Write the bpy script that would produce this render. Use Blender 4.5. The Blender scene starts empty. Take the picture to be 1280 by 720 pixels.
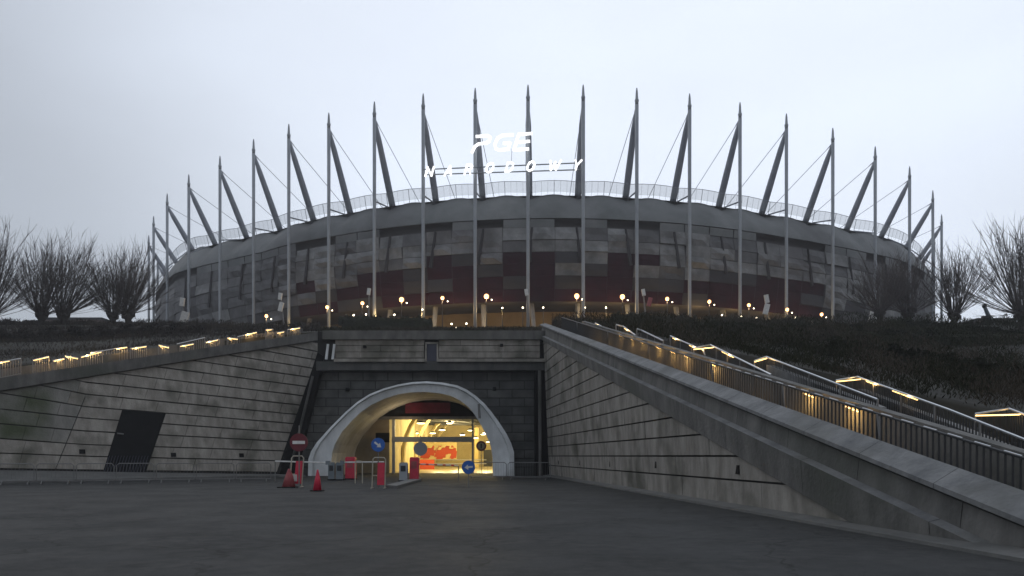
import bpy, math, random
from mathutils import Vector, Matrix
R = math.radians
random.seed(7)
scn = bpy.context.scene
COL = scn.collection

# ------------------------------------------------------------------ camera
F = 960.0; HOR = 570.0; EYE = 1.5
cam = bpy.data.objects.new('camera', bpy.data.cameras.new('camera'))
COL.objects.link(cam); scn.camera = cam
cam.location = (0, 0, EYE); cam.rotation_euler = (R(90), 0, 0)
cam.data.sensor_width = 36; cam.data.lens = 36 * F / 1280
cam.data.shift_y = (HOR - 360) / 1280
cam.data.clip_end = 4000; cam.data.clip_start = 0.1

# ------------------------------------------------------------------ world
w = bpy.data.worlds.new('World'); scn.world = w; w.use_nodes = True
nt = w.node_tree; N = nt.nodes; L = nt.links; N.clear()
sky = N.new('ShaderNodeTexSky'); sky.sky_type = 'NISHITA'; sky.sun_disc = False
sky.sun_elevation = R(9); sky.sun_rotation = R(150)
tc = N.new('ShaderNodeTexCoord')
mp = N.new('ShaderNodeMapping'); mp.inputs['Scale'].default_value = (1.0, 1.0, 2.6)
noi = N.new('ShaderNodeTexNoise'); noi.inputs['Scale'].default_value = 1.7; noi.inputs['Detail'].default_value = 5
noi.inputs['Roughness'].default_value = .45
rmp = N.new('ShaderNodeValToRGB')
rmp.color_ramp.elements[0].position = .3; rmp.color_ramp.elements[0].color = (.68, .73, .82, 1)
rmp.color_ramp.elements[1].position = .72; rmp.color_ramp.elements[1].color = (.80, .87, .99, 1)
sep = N.new('ShaderNodeSeparateXYZ')
# the overcast is thinner (brighter) ahead and high up, duller to the left and low down
dot = N.new('ShaderNodeVectorMath'); dot.operation = 'DOT_PRODUCT'
dot.inputs[1].default_value = Vector((.17, .80, .50)).normalized()
rb = N.new('ShaderNodeMapRange'); rb.inputs['From Min'].default_value = .68; rb.inputs['From Max'].default_value = 1.0
rb.inputs['To Min'].default_value = 6.5; rb.inputs['To Max'].default_value = 12.9; rb.interpolation_type = 'SMOOTHSTEP'
mul = N.new('ShaderNodeVectorMath'); mul.operation = 'SCALE'
mix = N.new('ShaderNodeMix'); mix.data_type = 'RGBA'; mix.inputs[0].default_value = .93
bg = N.new('ShaderNodeBackground'); bg.inputs['Strength'].default_value = .1
out = N.new('ShaderNodeOutputWorld')
L.new(tc.outputs['Generated'], mp.inputs['Vector']); L.new(mp.outputs['Vector'], noi.inputs['Vector'])
L.new(noi.outputs['Fac'], rmp.inputs['Fac'])
L.new(tc.outputs['Generated'], dot.inputs[0]); L.new(dot.outputs['Value'], rb.inputs['Value'])
L.new(rmp.outputs['Color'], mul.inputs[0]); L.new(rb.outputs['Result'], mul.inputs['Scale'])
L.new(sky.outputs['Color'], mix.inputs[6]); L.new(mul.outputs['Vector'], mix.inputs[7])
L.new(mix.outputs[2], bg.inputs['Color']); L.new(bg.outputs['Background'], out.inputs['Surface'])
# ------------------------------------------------------------------ sun (thick overcast at dusk: very soft and weak)
sd = bpy.data.lights.new('sun', 'SUN'); sd.energy = .25; sd.angle = R(40); sd.color = (1, .95, .9)
so = bpy.data.objects.new('sun', sd); COL.objects.link(so)
so.rotation_euler = (R(60), 0, R(150 + 180 - 120))
scn.view_settings.view_transform = 'Standard'; scn.view_settings.look = 'None'
scn.view_settings.exposure = 0; scn.view_settings.gamma = 1; scn.view_settings.use_curve_mapping = False

# ------------------------------------------------------------------ helpers
def P(px, py, Y):
    return Vector(((px - 640) / F * Y, Y, EYE + (HOR - py) / F * Y))

def X(px, Y): return (px - 640) / F * Y
def Z(py, Y): return EYE + (HOR - py) / F * Y

class MB:
    def __init__(s): s.v = []; s.f = []; s.m = []
    def face(s, pts, mi=0):
        b = len(s.v); s.v += [tuple(p) for p in pts]; s.f.append(tuple(range(b, b + len(pts)))); s.m.append(mi); return s
    def quads(s, vs, fs, mi=0):
        b = len(s.v); s.v += [tuple(p) for p in vs]
        for f in fs: s.f.append(tuple(i + b for i in f)); s.m.append(mi)
        return s
    def box(s, c, size, rz=0, mi=0, rot=None):
        hx, hy, hz = size[0] / 2, size[1] / 2, size[2] / 2
        M = rot if rot is not None else Matrix.Rotation(rz, 3, 'Z')
        vs = [Vector(c) + M @ Vector((a * hx, b_ * hy, d * hz)) for a in (-1, 1) for b_ in (-1, 1) for d in (-1, 1)]
        return s.quads(vs, [(0, 1, 3, 2), (4, 6, 7, 5), (0, 4, 5, 1), (2, 3, 7, 6), (0, 2, 6, 4), (1, 5, 7, 3)], mi)
    def tube(s, pts, rad, n=8, mi=0, cap=True):
        pts = [Vector(p) for p in pts]
        rads = rad if isinstance(rad, (list, tuple)) else [rad] * len(pts)
        b = len(s.v); up = None
        for i, p in enumerate(pts):
            d = (pts[min(i + 1, len(pts) - 1)] - pts[max(i - 1, 0)]).normalized()
            if up is None: up = Vector((0, 0, 1)) if abs(d.z) < .9 else Vector((1, 0, 0))
            a = d.cross(up).normalized(); c = a.cross(d).normalized(); up = c if c.length > 0 else up
            for k in range(n):
                t = 2 * math.pi * (k + .5) / n
                s.v.append(tuple(p + (a * math.cos(t) + c * math.sin(t)) * rads[i]))
        for i in range(len(pts) - 1):
            for k in range(n):
                k2 = (k + 1) % n
                s.f.append((b + i * n + k, b + i * n + k2, b + (i + 1) * n + k2, b + (i + 1) * n + k)); s.m.append(mi)
        if cap:
            s.f.append(tuple(b + k for k in range(n))[::-1]); s.m.append(mi)
            e = b + (len(pts) - 1) * n
            s.f.append(tuple(e + k for k in range(n))); s.m.append(mi)
        return s
    def prism(s, poly, off, mi=0):
        """closed polygon extruded along the vector off"""
        n = len(poly); off = Vector(off)
        vs = [Vector(p) for p in poly] + [Vector(p) + off for p in poly]
        fs = [tuple(range(n)), tuple(range(2 * n - 1, n - 1, -1))] + [(i, i + n, (i + 1) % n + n, (i + 1) % n) for i in range(n)]
        return s.quads(vs, fs, mi)
    def loft(s, rows, closed=False, mi=0):
        """rows: list of equal length point lists"""
        n = len(rows[0]); vs = [p for r in rows for p in r]
        fs = []
        for i in range(len(rows) - 1):
            for k in range(n if closed else n - 1):
                k2 = (k + 1) % n
                fs.append((i * n + k, i * n + k2, (i + 1) * n + k2, (i + 1) * n + k))
        return s.quads(vs, fs, mi)
    def sphere(s, c, r, n=8, mi=0, sc=(1, 1, 1)):
        rows = []
        for i in range(n // 2 + 1):
            a = math.pi * i / (n // 2)
            rr = max(math.sin(a), .02) * r
            rows.append([(c[0] + rr * math.cos(2 * math.pi * k / n) * sc[0], c[1] + rr * math.sin(2 * math.pi * k / n) * sc[1], c[2] + r * math.cos(a) * sc[2]) for k in range(n)])
        return s.loft(rows, True, mi)
    def build(s, name, mats, parent=None, smooth=False, origin=None):
        me = bpy.data.meshes.new(name)
        o_ = Vector(origin) if origin else None
        vs = [tuple(Vector(v) - o_) for v in s.v] if o_ else s.v
        me.from_pydata(vs, [], s.f)
        if not isinstance(mats, (list, tuple)): mats = [mats]
        for m in mats: me.materials.append(m)
        for p, mi in zip(me.polygons, s.m): p.material_index = mi; p.use_smooth = smooth
        me.update()
        ob = bpy.data.objects.new(name, me); COL.objects.link(ob)
        if o_: ob.location = o_
        if parent:
            ob.parent = parent
            if not o_: ob.matrix_parent_inverse = Matrix.Translation(-Vector(parent.location)) if all(abs(a) < 1e-9 for a in parent.rotation_euler) and all(abs(a - 1) < 1e-9 for a in parent.scale) else ob.matrix_parent_inverse
        return ob

def thing(name, label, cat, loc=(0, 0, 0), group=None):
    o = bpy.data.objects.new(name, None); COL.objects.link(o); o.location = loc
    o.empty_display_size = .3
    o['label'] = label; o['category'] = cat
    if group: o['group'] = group
    return o
def tag(o, label, cat, group=None):
    o['label'] = label; o['category'] = cat
    if group: o['group'] = group
    return o
def structure(o): o['kind'] = 'structure'; return o

def lamp_light(name, loc, power, color=(1, .62, .28), r=.12, parent=None):
    d = bpy.data.lights.new(name, 'POINT'); d.energy = power; d.color = color; d.shadow_soft_size = r
    o = bpy.data.objects.new(name, d); COL.objects.link(o); o.location = loc
    if parent:
        o.parent = parent; o.matrix_parent_inverse = Matrix.Translation(-Vector(parent.location))
    return o

# ------------------------------------------------------------------ materials
def mat(name, col, rough=.8, metal=0, c2=None, scale=3., detail=6., c3=None, streak=False, bump=0., bscale=20., emit=None, estr=0., coord='Object', spec=.5, lo=.35, hi=.65):
    m = bpy.data.materials.new(name); m.use_nodes = True
    n = m.node_tree.nodes; l = m.node_tree.links; b = n['Principled BSDF']
    b.inputs['Roughness'].default_value = rough; b.inputs['Metallic'].default_value = metal
    b.inputs['Specular IOR Level'].default_value = spec
    b.inputs['Base Color'].default_value = (*col, 1)
    t = n.new('ShaderNodeTexCoord')
    src = t.outputs['Object'] if coord == 'Object' else t.outputs['Generated']
    if c2:
        nz = n.new('ShaderNodeTexNoise'); nz.inputs['Scale'].default_value = scale; nz.inputs['Detail'].default_value = detail
        nz.inputs['Roughness'].default_value = .62
        mpn = n.new('ShaderNodeMapping'); l.new(src, mpn.inputs['Vector']); l.new(mpn.outputs['Vector'], nz.inputs['Vector'])
        if streak: mpn.inputs['Scale'].default_value = (1.0, 1.0, .35)
        r = n.new('ShaderNodeValToRGB'); r.color_ramp.elements[0].color = (*col, 1); r.color_ramp.elements[1].color = (*c2, 1)
        r.color_ramp.elements[0].position = lo; r.color_ramp.elements[1].position = hi
        l.new(nz.outputs['Fac'], r.inputs['Fac']); last = r.outputs['Color']
        if c3:
            nz2 = n.new('ShaderNodeTexNoise'); nz2.inputs['Scale'].default_value = scale * .23; nz2.inputs['Detail'].default_value = 4
            l.new(src, nz2.inputs['Vector'])
            r2 = n.new('ShaderNodeValToRGB'); r2.color_ramp.elements[0].position = .5; r2.color_ramp.elements[1].position = .68
            l.new(nz2.outputs['Fac'], r2.inputs['Fac'])
            mx = n.new('ShaderNodeMix'); mx.data_type = 'RGBA'; mx.inputs[7].default_value = (*c3, 1)
            l.new(r2.outputs['Color'], mx.inputs[0]); l.new(last, mx.inputs[6]); last = mx.outputs[2]
        l.new(last, b.inputs['Base Color'])
    if bump:
        nb = n.new('ShaderNodeTexNoise'); nb.inputs['Scale'].default_value = bscale; nb.inputs['Detail'].default_value = 8
        l.new(src, nb.inputs['Vector'])
        bp = n.new('ShaderNodeBump'); bp.inputs['Strength'].default_value = bump; bp.inputs['Distance'].default_value = .05
        l.new(nb.outputs['Fac'], bp.inputs['Height']); l.new(bp.outputs['Normal'], b.inputs['Normal'])
    if emit:
        b.inputs['Emission Color'].default_value = (*emit, 1); b.inputs['Emission Strength'].default_value = estr
    return m

M = {}
M['asphalt'] = mat('asphalt', (.025, .026, .027), .75, spec=.2, c2=(.046, .047, .046), scale=3.2, c3=(.036, .038, .039), bump=.5, bscale=60)
_m = M['asphalt']; _n = _m.node_tree.nodes; _l = _m.node_tree.links; _b = _n['Principled BSDF']
_t = _n.new('ShaderNodeTexCoord'); _z = _n.new('ShaderNodeTexNoise'); _z.inputs['Scale'].default_value = .5; _z.inputs['Detail'].default_value = 9
_r = _n.new('ShaderNodeMapRange'); _r.inputs['From Min'].default_value = .4; _r.inputs['From Max'].default_value = .66; _r.inputs['To Min'].default_value = .72; _r.inputs['To Max'].default_value = .85
_l.new(_t.outputs['Object'], _z.inputs['Vector']); _l.new(_z.outputs['Fac'], _r.inputs['Value']); _l.new(_r.outputs['Result'], _b.inputs['Roughness'])
# cracks and tarred seams, aggregate grain
_d = _n.new('ShaderNodeTexNoise'); _d.inputs['Scale'].default_value = 1.6; _d.inputs['Detail'].default_value = 5
_a = _n.new('ShaderNodeVectorMath'); _a.operation = 'MULTIPLY_ADD'; _a.inputs[1].default_value = (.9, .9, .9)
_l.new(_t.outputs['Object'], _d.inputs['Vector']); _l.new(_d.outputs['Color'], _a.inputs[0]); _l.new(_t.outputs['Object'], _a.inputs[2])
_v = _n.new('ShaderNodeTexVoronoi'); _v.feature = 'DISTANCE_TO_EDGE'; _v.inputs['Scale'].default_value = .19; _l.new(_a.outputs[0], _v.inputs['Vector'])
_c = _n.new('ShaderNodeMapRange'); _c.inputs['From Min'].default_value = .0015; _c.inputs['From Max'].default_value = .008; _c.inputs['To Min'].default_value = .45; _c.inputs['To Max'].default_value = 1
_l.new(_v.outputs['Distance'], _c.inputs['Value'])
_g = _n.new('ShaderNodeTexNoise'); _g.inputs['Scale'].default_value = 55; _g.inputs['Detail'].default_value = 3; _l.new(_t.outputs['Object'], _g.inputs['Vector'])
_h = _n.new('ShaderNodeMapRange'); _h.inputs['From Min'].default_value = .3; _h.inputs['From Max'].default_value = .7; _h.inputs['To Min'].default_value = .55; _h.inputs['To Max'].default_value = 1.45
_l.new(_g.outputs['Fac'], _h.inputs['Value'])
_p = _n.new('ShaderNodeMath'); _p.operation = 'MULTIPLY'; _l.new(_c.outputs['Result'], _p.inputs[0]); _l.new(_h.outputs['Result'], _p.inputs[1])
_s = _n.new('ShaderNodeVectorMath'); _s.operation = 'SCALE'; _src = _b.inputs['Base Color'].links[0].from_socket
_l.new(_src, _s.inputs[0]); _l.new(_p.outputs[0], _s.inputs['Scale']); _l.new(_s.outputs['Vector'], _b.inputs['Base Color'])
M['pave'] = mat('paving', (.085, .088, .085), .7, c2=(.13, .13, .125), scale=1.2, bump=.3)
M['stone'] = mat('wall stone', (.19, .178, .158), .95, spec=.2, c2=(.37, .35, .315), scale=1.9, c3=(.12, .117, .098), lo=.3, hi=.72, streak=True, bump=.35, bscale=9)
M['moss'] = mat('mossy wall stone', (.15, .148, .135), .85, c2=(.25, .245, .225), scale=1.1, c3=(.055, .068, .035), streak=True, bump=.35, bscale=9)
M['joint'] = mat('joint', (.02, .02, .02), .9)
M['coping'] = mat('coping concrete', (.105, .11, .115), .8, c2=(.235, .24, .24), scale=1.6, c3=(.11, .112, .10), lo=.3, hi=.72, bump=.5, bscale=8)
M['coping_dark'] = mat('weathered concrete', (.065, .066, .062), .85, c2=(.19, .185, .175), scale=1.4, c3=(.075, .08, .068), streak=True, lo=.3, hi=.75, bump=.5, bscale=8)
M['dark_stone'] = mat('dark grey stone', (.035, .037, .037), .6, c2=(.085, .085, .08), scale=1.2, streak=True, c3=(.03, .036, .034), bump=.3)  # dark grey stone with random paler streaks
M['arch'] = mat('painted arch concrete', (.58, .61, .63), .7, c2=(.76, .79, .80), scale=1.3, c3=(.44, .46, .46), streak=True, bump=.15, bscale=6)
M['black'] = mat('black paint and gap shade', (.006, .007, .008), .7, c2=(.011, .011, .012), scale=2, spec=.15)
M['mast'] = mat('mast steel', (.27, .295, .33), .5, .1, c2=(.34, .37, .40), scale=.4)
M['strut'] = mat('strut steel', (.21, .23, .27), .55, .1, c2=(.27, .29, .34), scale=.4)
M['cable'] = mat('cable steel', (.22, .24, .28), .5, .3)
M['rim'] = mat('rim skin', (.10, .112, .115), .65, 0, c2=(.19, .20, .205), scale=.16, c3=(.075, .075, .08), lo=.3, hi=.7)
M['silver'] = mat('silver mesh panel', (.105, .108, .11), .65, 0, c2=(.24, .245, .248), scale=.35, c3=(.08, .075, .08), bump=.6, bscale=.8)
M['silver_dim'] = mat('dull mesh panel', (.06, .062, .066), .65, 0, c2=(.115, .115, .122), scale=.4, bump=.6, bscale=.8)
M['red'] = mat('red mesh panel', (.018, .0025, .008), .7, 0, spec=.1, c2=(.030, .004, .012), scale=.5)
M['dark'] = mat('dark mesh', (.018, .017, .022), .7, c2=(.03, .028, .034), scale=.3)
M['shell'] = mat('facade shell', (.045, .042, .045), .8)
M['ochre'] = mat('ochre concourse wall', (.20, .145, .065), .8, c2=(.27, .20, .10), scale=.3)
M['leg'] = mat('leg concrete', (.16, .16, .165), .8, c2=(.24, .24, .24), scale=.5)
M['hill'] = mat('hill soil', (.012, .012, .008), .95, c2=(.028, .026, .017), scale=.35)
M['twig'] = mat('twigs', (.024, .019, .013), .95, c2=(.055, .044, .030), scale=.4)
M['leafd'] = mat('shrub leaves', (.014, .016, .010), .95, spec=.1, c2=(.034, .036, .020), scale=.22)
M['hedge'] = mat('hedge leaves', (.012, .010, .009), .9, c2=(.028, .022, .018), scale=.5)
M['bark'] = mat('willow bark', (.028, .024, .022), .95, c2=(.05, .043, .038), scale=3, bump=.5)
M['branch'] = mat('willow rods', (.07, .06, .058), .9, c2=(.11, .095, .09), scale=1)
M['rail'] = mat('rail steel', (.50, .52, .54), .32, .8)
M['bar'] = mat('dark fence bar', (.035, .038, .042), .5, .4)
M['barlit'] = mat('galvanised bar', (.22, .22, .22), .5, .5)
M['led'] = mat('warm light strip', (1, .8, .5), .5, emit=(1, .62, .22), estr=3)
M['globe'] = mat('street lamp glass', (1, .8, .5), .5, emit=(1, .47, .17), estr=4.2)
M['ledw'] = mat('small lamp glass', (1, .9, .7), .5, emit=(1, .84, .6), estr=9)
M['sign'] = mat('lit letter', (1, 1, 1), .5, emit=(1, 1, 1), estr=1.6)
M['signrail'] = mat('sign rail', (.22, .25, .28), .5, .4)
M['redp'] = mat('red plastic', (.50, .015, .05), .5, c2=(.62, .035, .075), scale=3)
M['redd'] = mat('faded red plastic', (.26, .04, .05), .6, c2=(.33, .08, .08), scale=3)
M['white'] = mat('white paint', (.55, .55, .53), .5, c2=(.7, .7, .68), scale=4)
M['blue'] = mat('blue sign face', (.01, .09, .38), .4, c2=(.015, .12, .45), scale=4)
M['signred'] = mat('red sign face', (.10, .006, .014), .5, c2=(.14, .01, .02), scale=4)
M['grey'] = mat('grey cabinet', (.12, .15, .17), .5, c2=(.17, .20, .22), scale=2)
M['galv'] = mat('galvanised tube', (.20, .20, .20), .5, .4, c2=(.15, .15, .15), scale=3)
M['cream'] = mat('barrier frame paint', (.45, .42, .34), .5, c2=(.36, .33, .27), scale=3)
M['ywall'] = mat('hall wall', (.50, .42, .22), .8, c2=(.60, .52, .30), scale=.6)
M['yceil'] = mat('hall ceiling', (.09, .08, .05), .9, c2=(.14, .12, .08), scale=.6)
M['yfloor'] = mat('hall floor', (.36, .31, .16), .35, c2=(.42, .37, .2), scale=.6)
M['tan'] = mat('tan pier', (.26, .22, .15), .8, c2=(.34, .29, .2), scale=1)
M['orange'] = mat('mural red', (.45, .06, .02), .8)
M['muralw'] = mat('mural white', (.62, .5, .22), .8)
M['maroon'] = mat('dark red banner', (.13, .012, .03), .8, c2=(.20, .02, .05), scale=2)
M['bluepanel'] = mat('dark blue panel', (.018, .022, .045), .4, c2=(.03, .034, .06), scale=2)
M['farwall'] = mat('distant wall', (.16, .12, .12), .9, c2=(.22, .18, .17), scale=.5)

# dark portal stonework: brick pattern in the material
m = M['portal'] = bpy.data.materials.new('portal stonework'); m.use_nodes = True
n = m.node_tree.nodes; l = m.node_tree.links; b = n['Principled BSDF']; b.inputs['Roughness'].default_value = .62
t = n.new('ShaderNodeTexCoord'); sx = n.new('ShaderNodeSeparateXYZ'); cx = n.new('ShaderNodeCombineXYZ')
l.new(t.outputs['Object'], sx.inputs[0]); l.new(sx.outputs['X'], cx.inputs['X']); l.new(sx.outputs['Z'], cx.inputs['Y'])
br = n.new('ShaderNodeTexBrick'); br.inputs['Scale'].default_value = 1; br.inputs['Brick Width'].default_value = 1.9; br.inputs['Row Height'].default_value = .66
br.inputs['Mortar Size'].default_value = .035; br.inputs['Color1'].default_value = (.040, .043, .044, 1); br.inputs['Color2'].default_value = (.075, .077, .074, 1)
br.inputs['Mortar'].default_value = (.010, .010, .010, 1); l.new(cx.outputs[0], br.inputs['Vector'])
nz = n.new('ShaderNodeTexNoise'); nz.inputs['Scale'].default_value = .9; nz.inputs['Detail'].default_value = 6; l.new(t.outputs['Object'], nz.inputs['Vector'])
mr = n.new('ShaderNodeMapRange'); mr.inputs['From Min'].default_value = .3; mr.inputs['From Max'].default_value = .7; mr.inputs['To Min'].default_value = .45; mr.inputs['To Max'].default_value = 1.5
l.new(nz.outputs['Fac'], mr.inputs['Value'])
vm = n.new('ShaderNodeVectorMath'); vm.operation = 'SCALE'; l.new(br.outputs['Color'], vm.inputs[0]); l.new(mr.outputs['Result'], vm.inputs['Scale'])
l.new(vm.outputs['Vector'], b.inputs['Base Color'])
bp = n.new('ShaderNodeBump'); bp.inputs['Strength'].default_value = .8; bp.inputs['Distance'].default_value = .05
l.new(br.outputs['Fac'], bp.inputs['Height']); bp.invert = True; l.new(bp.outputs['Normal'], b.inputs['Normal'])

# translucent mesh of the rim balustrade
m = M['mesh'] = bpy.data.materials.new('balustrade mesh'); m.use_nodes = True
n = m.node_tree.nodes; l = m.node_tree.links; b = n['Principled BSDF']
b.inputs['Base Color'].default_value = (.35, .38, .40, 1); b.inputs['Roughness'].default_value = .5; b.inputs['Alpha'].default_value = .33

# ------------------------------------------------------------------ ground
def interp(tab, x):
    if x <= tab[0][0]: a, b_ = tab[0], tab[1]
    elif x >= tab[-1][0]: a, b_ = tab[-2], tab[-1]
    else:
        for a, b_ in zip(tab, tab[1:]):
            if a[0] <= x <= b_[0]: break
    t_ = (x - a[0]) / (b_[0] - a[0])
    return [u + (v - u) * t_ for u, v in zip(a[1:], b_[1:])]

g = MB(); S = 1500
g.face([(-S, -S, 0), (S, -S, 0), (S, S, 0), (-S, S, 0)])
structure(g.build('ground', M['asphalt']))

# left retaining wall plane
def plane3(a, b_, c): n_ = (b_ - a).cross(c - a).normalized(); return a, n_
def hit(px, py, pl):
    d = Vector(((px - 640) / F, 1, (HOR - py) / F)); o = Vector((0, 0, EYE))
    return o + d * ((pl[0] - o).dot(pl[1]) / d.dot(pl[1]))
LW = plane3(P(345, 591, 57.6), P(0, 586, 45), P(400, 426, 63))
ln = LW[1] if LW[1].y < 0 else -LW[1]          # towards the camera
def cop(px): return 490 - px * .162 if px < 260 else 447.9 - (px - 260) * .156   # underside of the left coping
TAB = [(566.7, 570.6, 576), (548.5, 556, 563.5), (530, 539, 551.5), (511.5, 523, 540), (491.5, 508.6, 528), (472, 493, 516), (452, 478, 503.5),
       (434, 462.5, 491), (416, 447, 478.5), (398, 431.5, 466), (380, 416, 453.5), (362, 400, 441.5), (344, 384, 430), (326, 368, 418)]
def course(k, px):
    if k < 0: return 586 + px * .0155 if px < 345 else 591.3
    y0, y1, y2 = TAB[k]
    if px < 106: return y0 + (y1 - y0) * px / 106
    return y1 + (y2 - y1) * (px - 106) / 239
def clip(poly, a, b_, c):
    """keep a*x+b*y+c>=0"""
    o = []
    for i in range(len(poly)):
        p, q = poly[i], poly[(i + 1) % len(poly)]
        dp = a * p[0] + b_ * p[1] + c; dq = a * q[0] + b_ * q[1] + c
        if dp >= 0: o.append(p)
        if dp * dq < 0:
            t_ = dp / (dp - dq); o.append((p[0] + (q[0] - p[0]) * t_, p[1] + (q[1] - p[1]) * t_))
    return o
def line(p, q, side):  # half plane through p,q keeping the point side
    a, b_ = q[1] - p[1], -(q[0] - p[0]); c = -(a * p[0] + b_ * p[1])
    if a * side[0] + b_ * side[1] + c < 0: a, b_, c = -a, -b_, -c
    return a, b_, c
wallL = thing('retaining_wall', 'large pale stone wall with a black doorway, left of the tunnel mouth', 'wall', hit(170, 592, LW))
wl = MB(); rnd = random.Random(3)
dL, dR, dT = ((152, 513), (126, 597)), ((207, 517), (180, 597)), ((152, 513), (207, 517))
for k in range(-1, len(TAB) - 1):
    for seg, (xa, xb) in enumerate(((-260, 0), (0, 106), (106, 410))):
        g0, g1 = .75, .75
        poly = [(xa, course(k, xa) - g0), (xb, course(k, xb) - g0), (xb, course(k + 1, xb) + g1), (xa, course(k + 1, xa) + g1)]
        if xa < 0:
            poly = clip(poly, *line((0, 490), (-260, 532), (0, 600)))
        else:
            poly = clip(poly, *line((0, 490), (260, 447.9), (100, 600)))
            poly = clip(poly, *line((260, 447.9), (410, 424.5), (300, 600)))
        if xb == 410: poly = clip(poly, *line((345, 591), (397, 440), (100, 500)))
        if xb == 106: poly = clip(poly, *line((114.4, 475), (79.4, 560), (0, 500)))
        if len(poly) < 3: continue
        if xa == 106:
            ext = [(60, course(k, 106) - g0 - (course(k, 150) - course(k, 106))), ] 
            # extend to the slanted joint
            poly2 = [(70, course(k, 70) - g0), (106, course(k, 106) - g0), (106, course(k + 1, 106) + g1), (70, course(k + 1, 70) + g1)]
            poly2 = clip(poly2, *line((115.6, 475), (80.6, 560), (300, 500)))
            poly2 = clip(poly2, *line((0, 490), (260, 447.9), (100, 600)))
            pcs = [poly2] if len(poly2) > 2 else []
        else: pcs = []
        todo = [poly]
        if xa == 106:
            todo = []
            for q in [poly]:
                ym = sum(p[1] for p in q) / len(q)
                if course(k, 150) > 514:
                    a1 = clip(q, *line(*dL, (0, 540))); a2 = clip(q, *line(*dR, (400, 540)))
                    mid = clip(clip(clip(q, *line(*dL, (400, 540))), *line(*dR, (0, 540))), *line(*dT, (180, 400)))
                    todo += [a for a in (a1, a2, mid) if len(a) > 2]
                else: todo.append(q)
        for q in todo + pcs:
            if len(q) < 3: continue
            # break a course into long panels
            xs = [p[0] for p in q]; lo_, hi_ = min(xs), max(xs)
            cuts = [lo_]; x_ = lo_ + rnd.uniform(20, 45)
            while x_ < hi_ - 20: cuts.append(x_); x_ += rnd.uniform(34, 50)
            cuts.append(hi_)
            for c0, c1 in zip(cuts, cuts[1:]):
                if c1 - c0 < .5: continue
                s1 = clip(clip(q, 1, .31, -(c0 + .31 * 540) + (-.22 if c0 > lo_ else 99)), -1, -.31, (c1 + .31 * 540) + (-.22 if c1 < hi_ else 99))
                if len(s1) < 3: continue
                pts = [hit(p[0], p[1], LW) for p in s1]
                wl.prism(pts, ln * rnd.uniform(.06, .10), 1 if (c0 < 70 and k > 0) else 0)
wl.build('stone_courses', [M['stone'], M['moss']], wallL)
bk = MB()
poly = [(-260, 606), (0, 606), (345, 600), (350, 591), (397, 440), (404, 424), (260, 447), (0, 489), (-260, 531)]
bk.prism([hit(x, y, LW) for x, y in poly], -ln * 1.2)
bk.build('backing', M['joint'], wallL)
dr = MB()
q = [dL[0], dR[0], (180.5, 594), (127, 594)]
dr.prism([hit(x, y, LW) + ln * .02 for x, y in q], ln * .03)
do = dr.build('door', M['black'], wallL)
hn = MB(); a = hit(146, 542, LW) + ln * .06; b2 = hit(154, 543, LW) + ln * .06
hn.tube([a, b2], .05, 6); hn.build('handle', M['galv'], do)
gr_ = MB()
for i in range(14):
    t_ = (i + .5) / 14
    p0 = hit(126.8 + 8.7 + 52 * t_ - 1, 570, LW) + ln * .07; p1 = hit(127 + 52.5 * t_, 594, LW) + ln * .07
    gr_.tube([p0, p1], .02, 4)
gr_.build('grille', M['bluepanel'], do)
for (x, y) in ((102, 565), (216, 569), (301, 569.5)):
    v = MB(); a = hit(x, y, LW) + ln * .11; d1 = (hit(x + 3, y, LW) - hit(x - 3, y, LW)).normalized()
    c_ = ln.cross(d1); v.prism([a - d1 * .17 - c_ * .14, a + d1 * .17 - c_ * .14, a + d1 * .17 + c_ * .14, a - d1 * .17 + c_ * .14], ln * .03)
    v.build('vent', M['black'], wallL)
# footway at the wall's foot
fw = MB(); rows = [[], [], []]
for x in (-260, -100, 0, 100, 200, 300, 352):
    a = hit(x, course(-1, x) + 1.5, LW); o2 = Vector((ln.x, ln.y, 0)).normalized()
    rows[0].append(a + ln * .0); e = Vector((a.x, a.y, 0)) + o2 * 3.4
    rows[1].append(Vector((e.x, e.y, .14))); rows[2].append(Vector((e.x, e.y, -.05)) + o2 * .01)
fw.loft(rows); structure(fw.build('pavement', M['pave']))

# coping (parapet beam) over the left wall
pc = thing('stair_parapet', 'dark concrete coping beam running down over the wall left of the tunnel', 'parapet', hit(170, 464, LW))
cp = MB(); rows = [[], [], [], []]
for x in (-260, -130, 0, 130, 260, 340, 412):
    yb = cop(x) if x >= 0 else 490 + (-x) * .162
    a = hit(x, yb, LW); hgt = (15.5 - x * .014) / F * a.y
    rows[0].append(a + ln * .02 - Vector((0, 0, .02))); rows[1].append(a + ln * .38 + Vector((0, 0, 0))); rows[2].append(a + ln * .38 + Vector((0, 0, hgt))); rows[3].append(a - ln * 1.0 + Vector((0, 0, hgt)) * 1.0)
cp.loft(rows); cp.prism([r[-1] for r in rows], Vector((.01, .01, 0)))
cp.build('coping', M['coping_dark'], pc)
def left_top(px):
    a = hit(px, cop(px) if px >= 0 else 490 - px * .162, LW); return a + Vector((0, 0, (15.5 - px * .014) / F * a.y))

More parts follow.
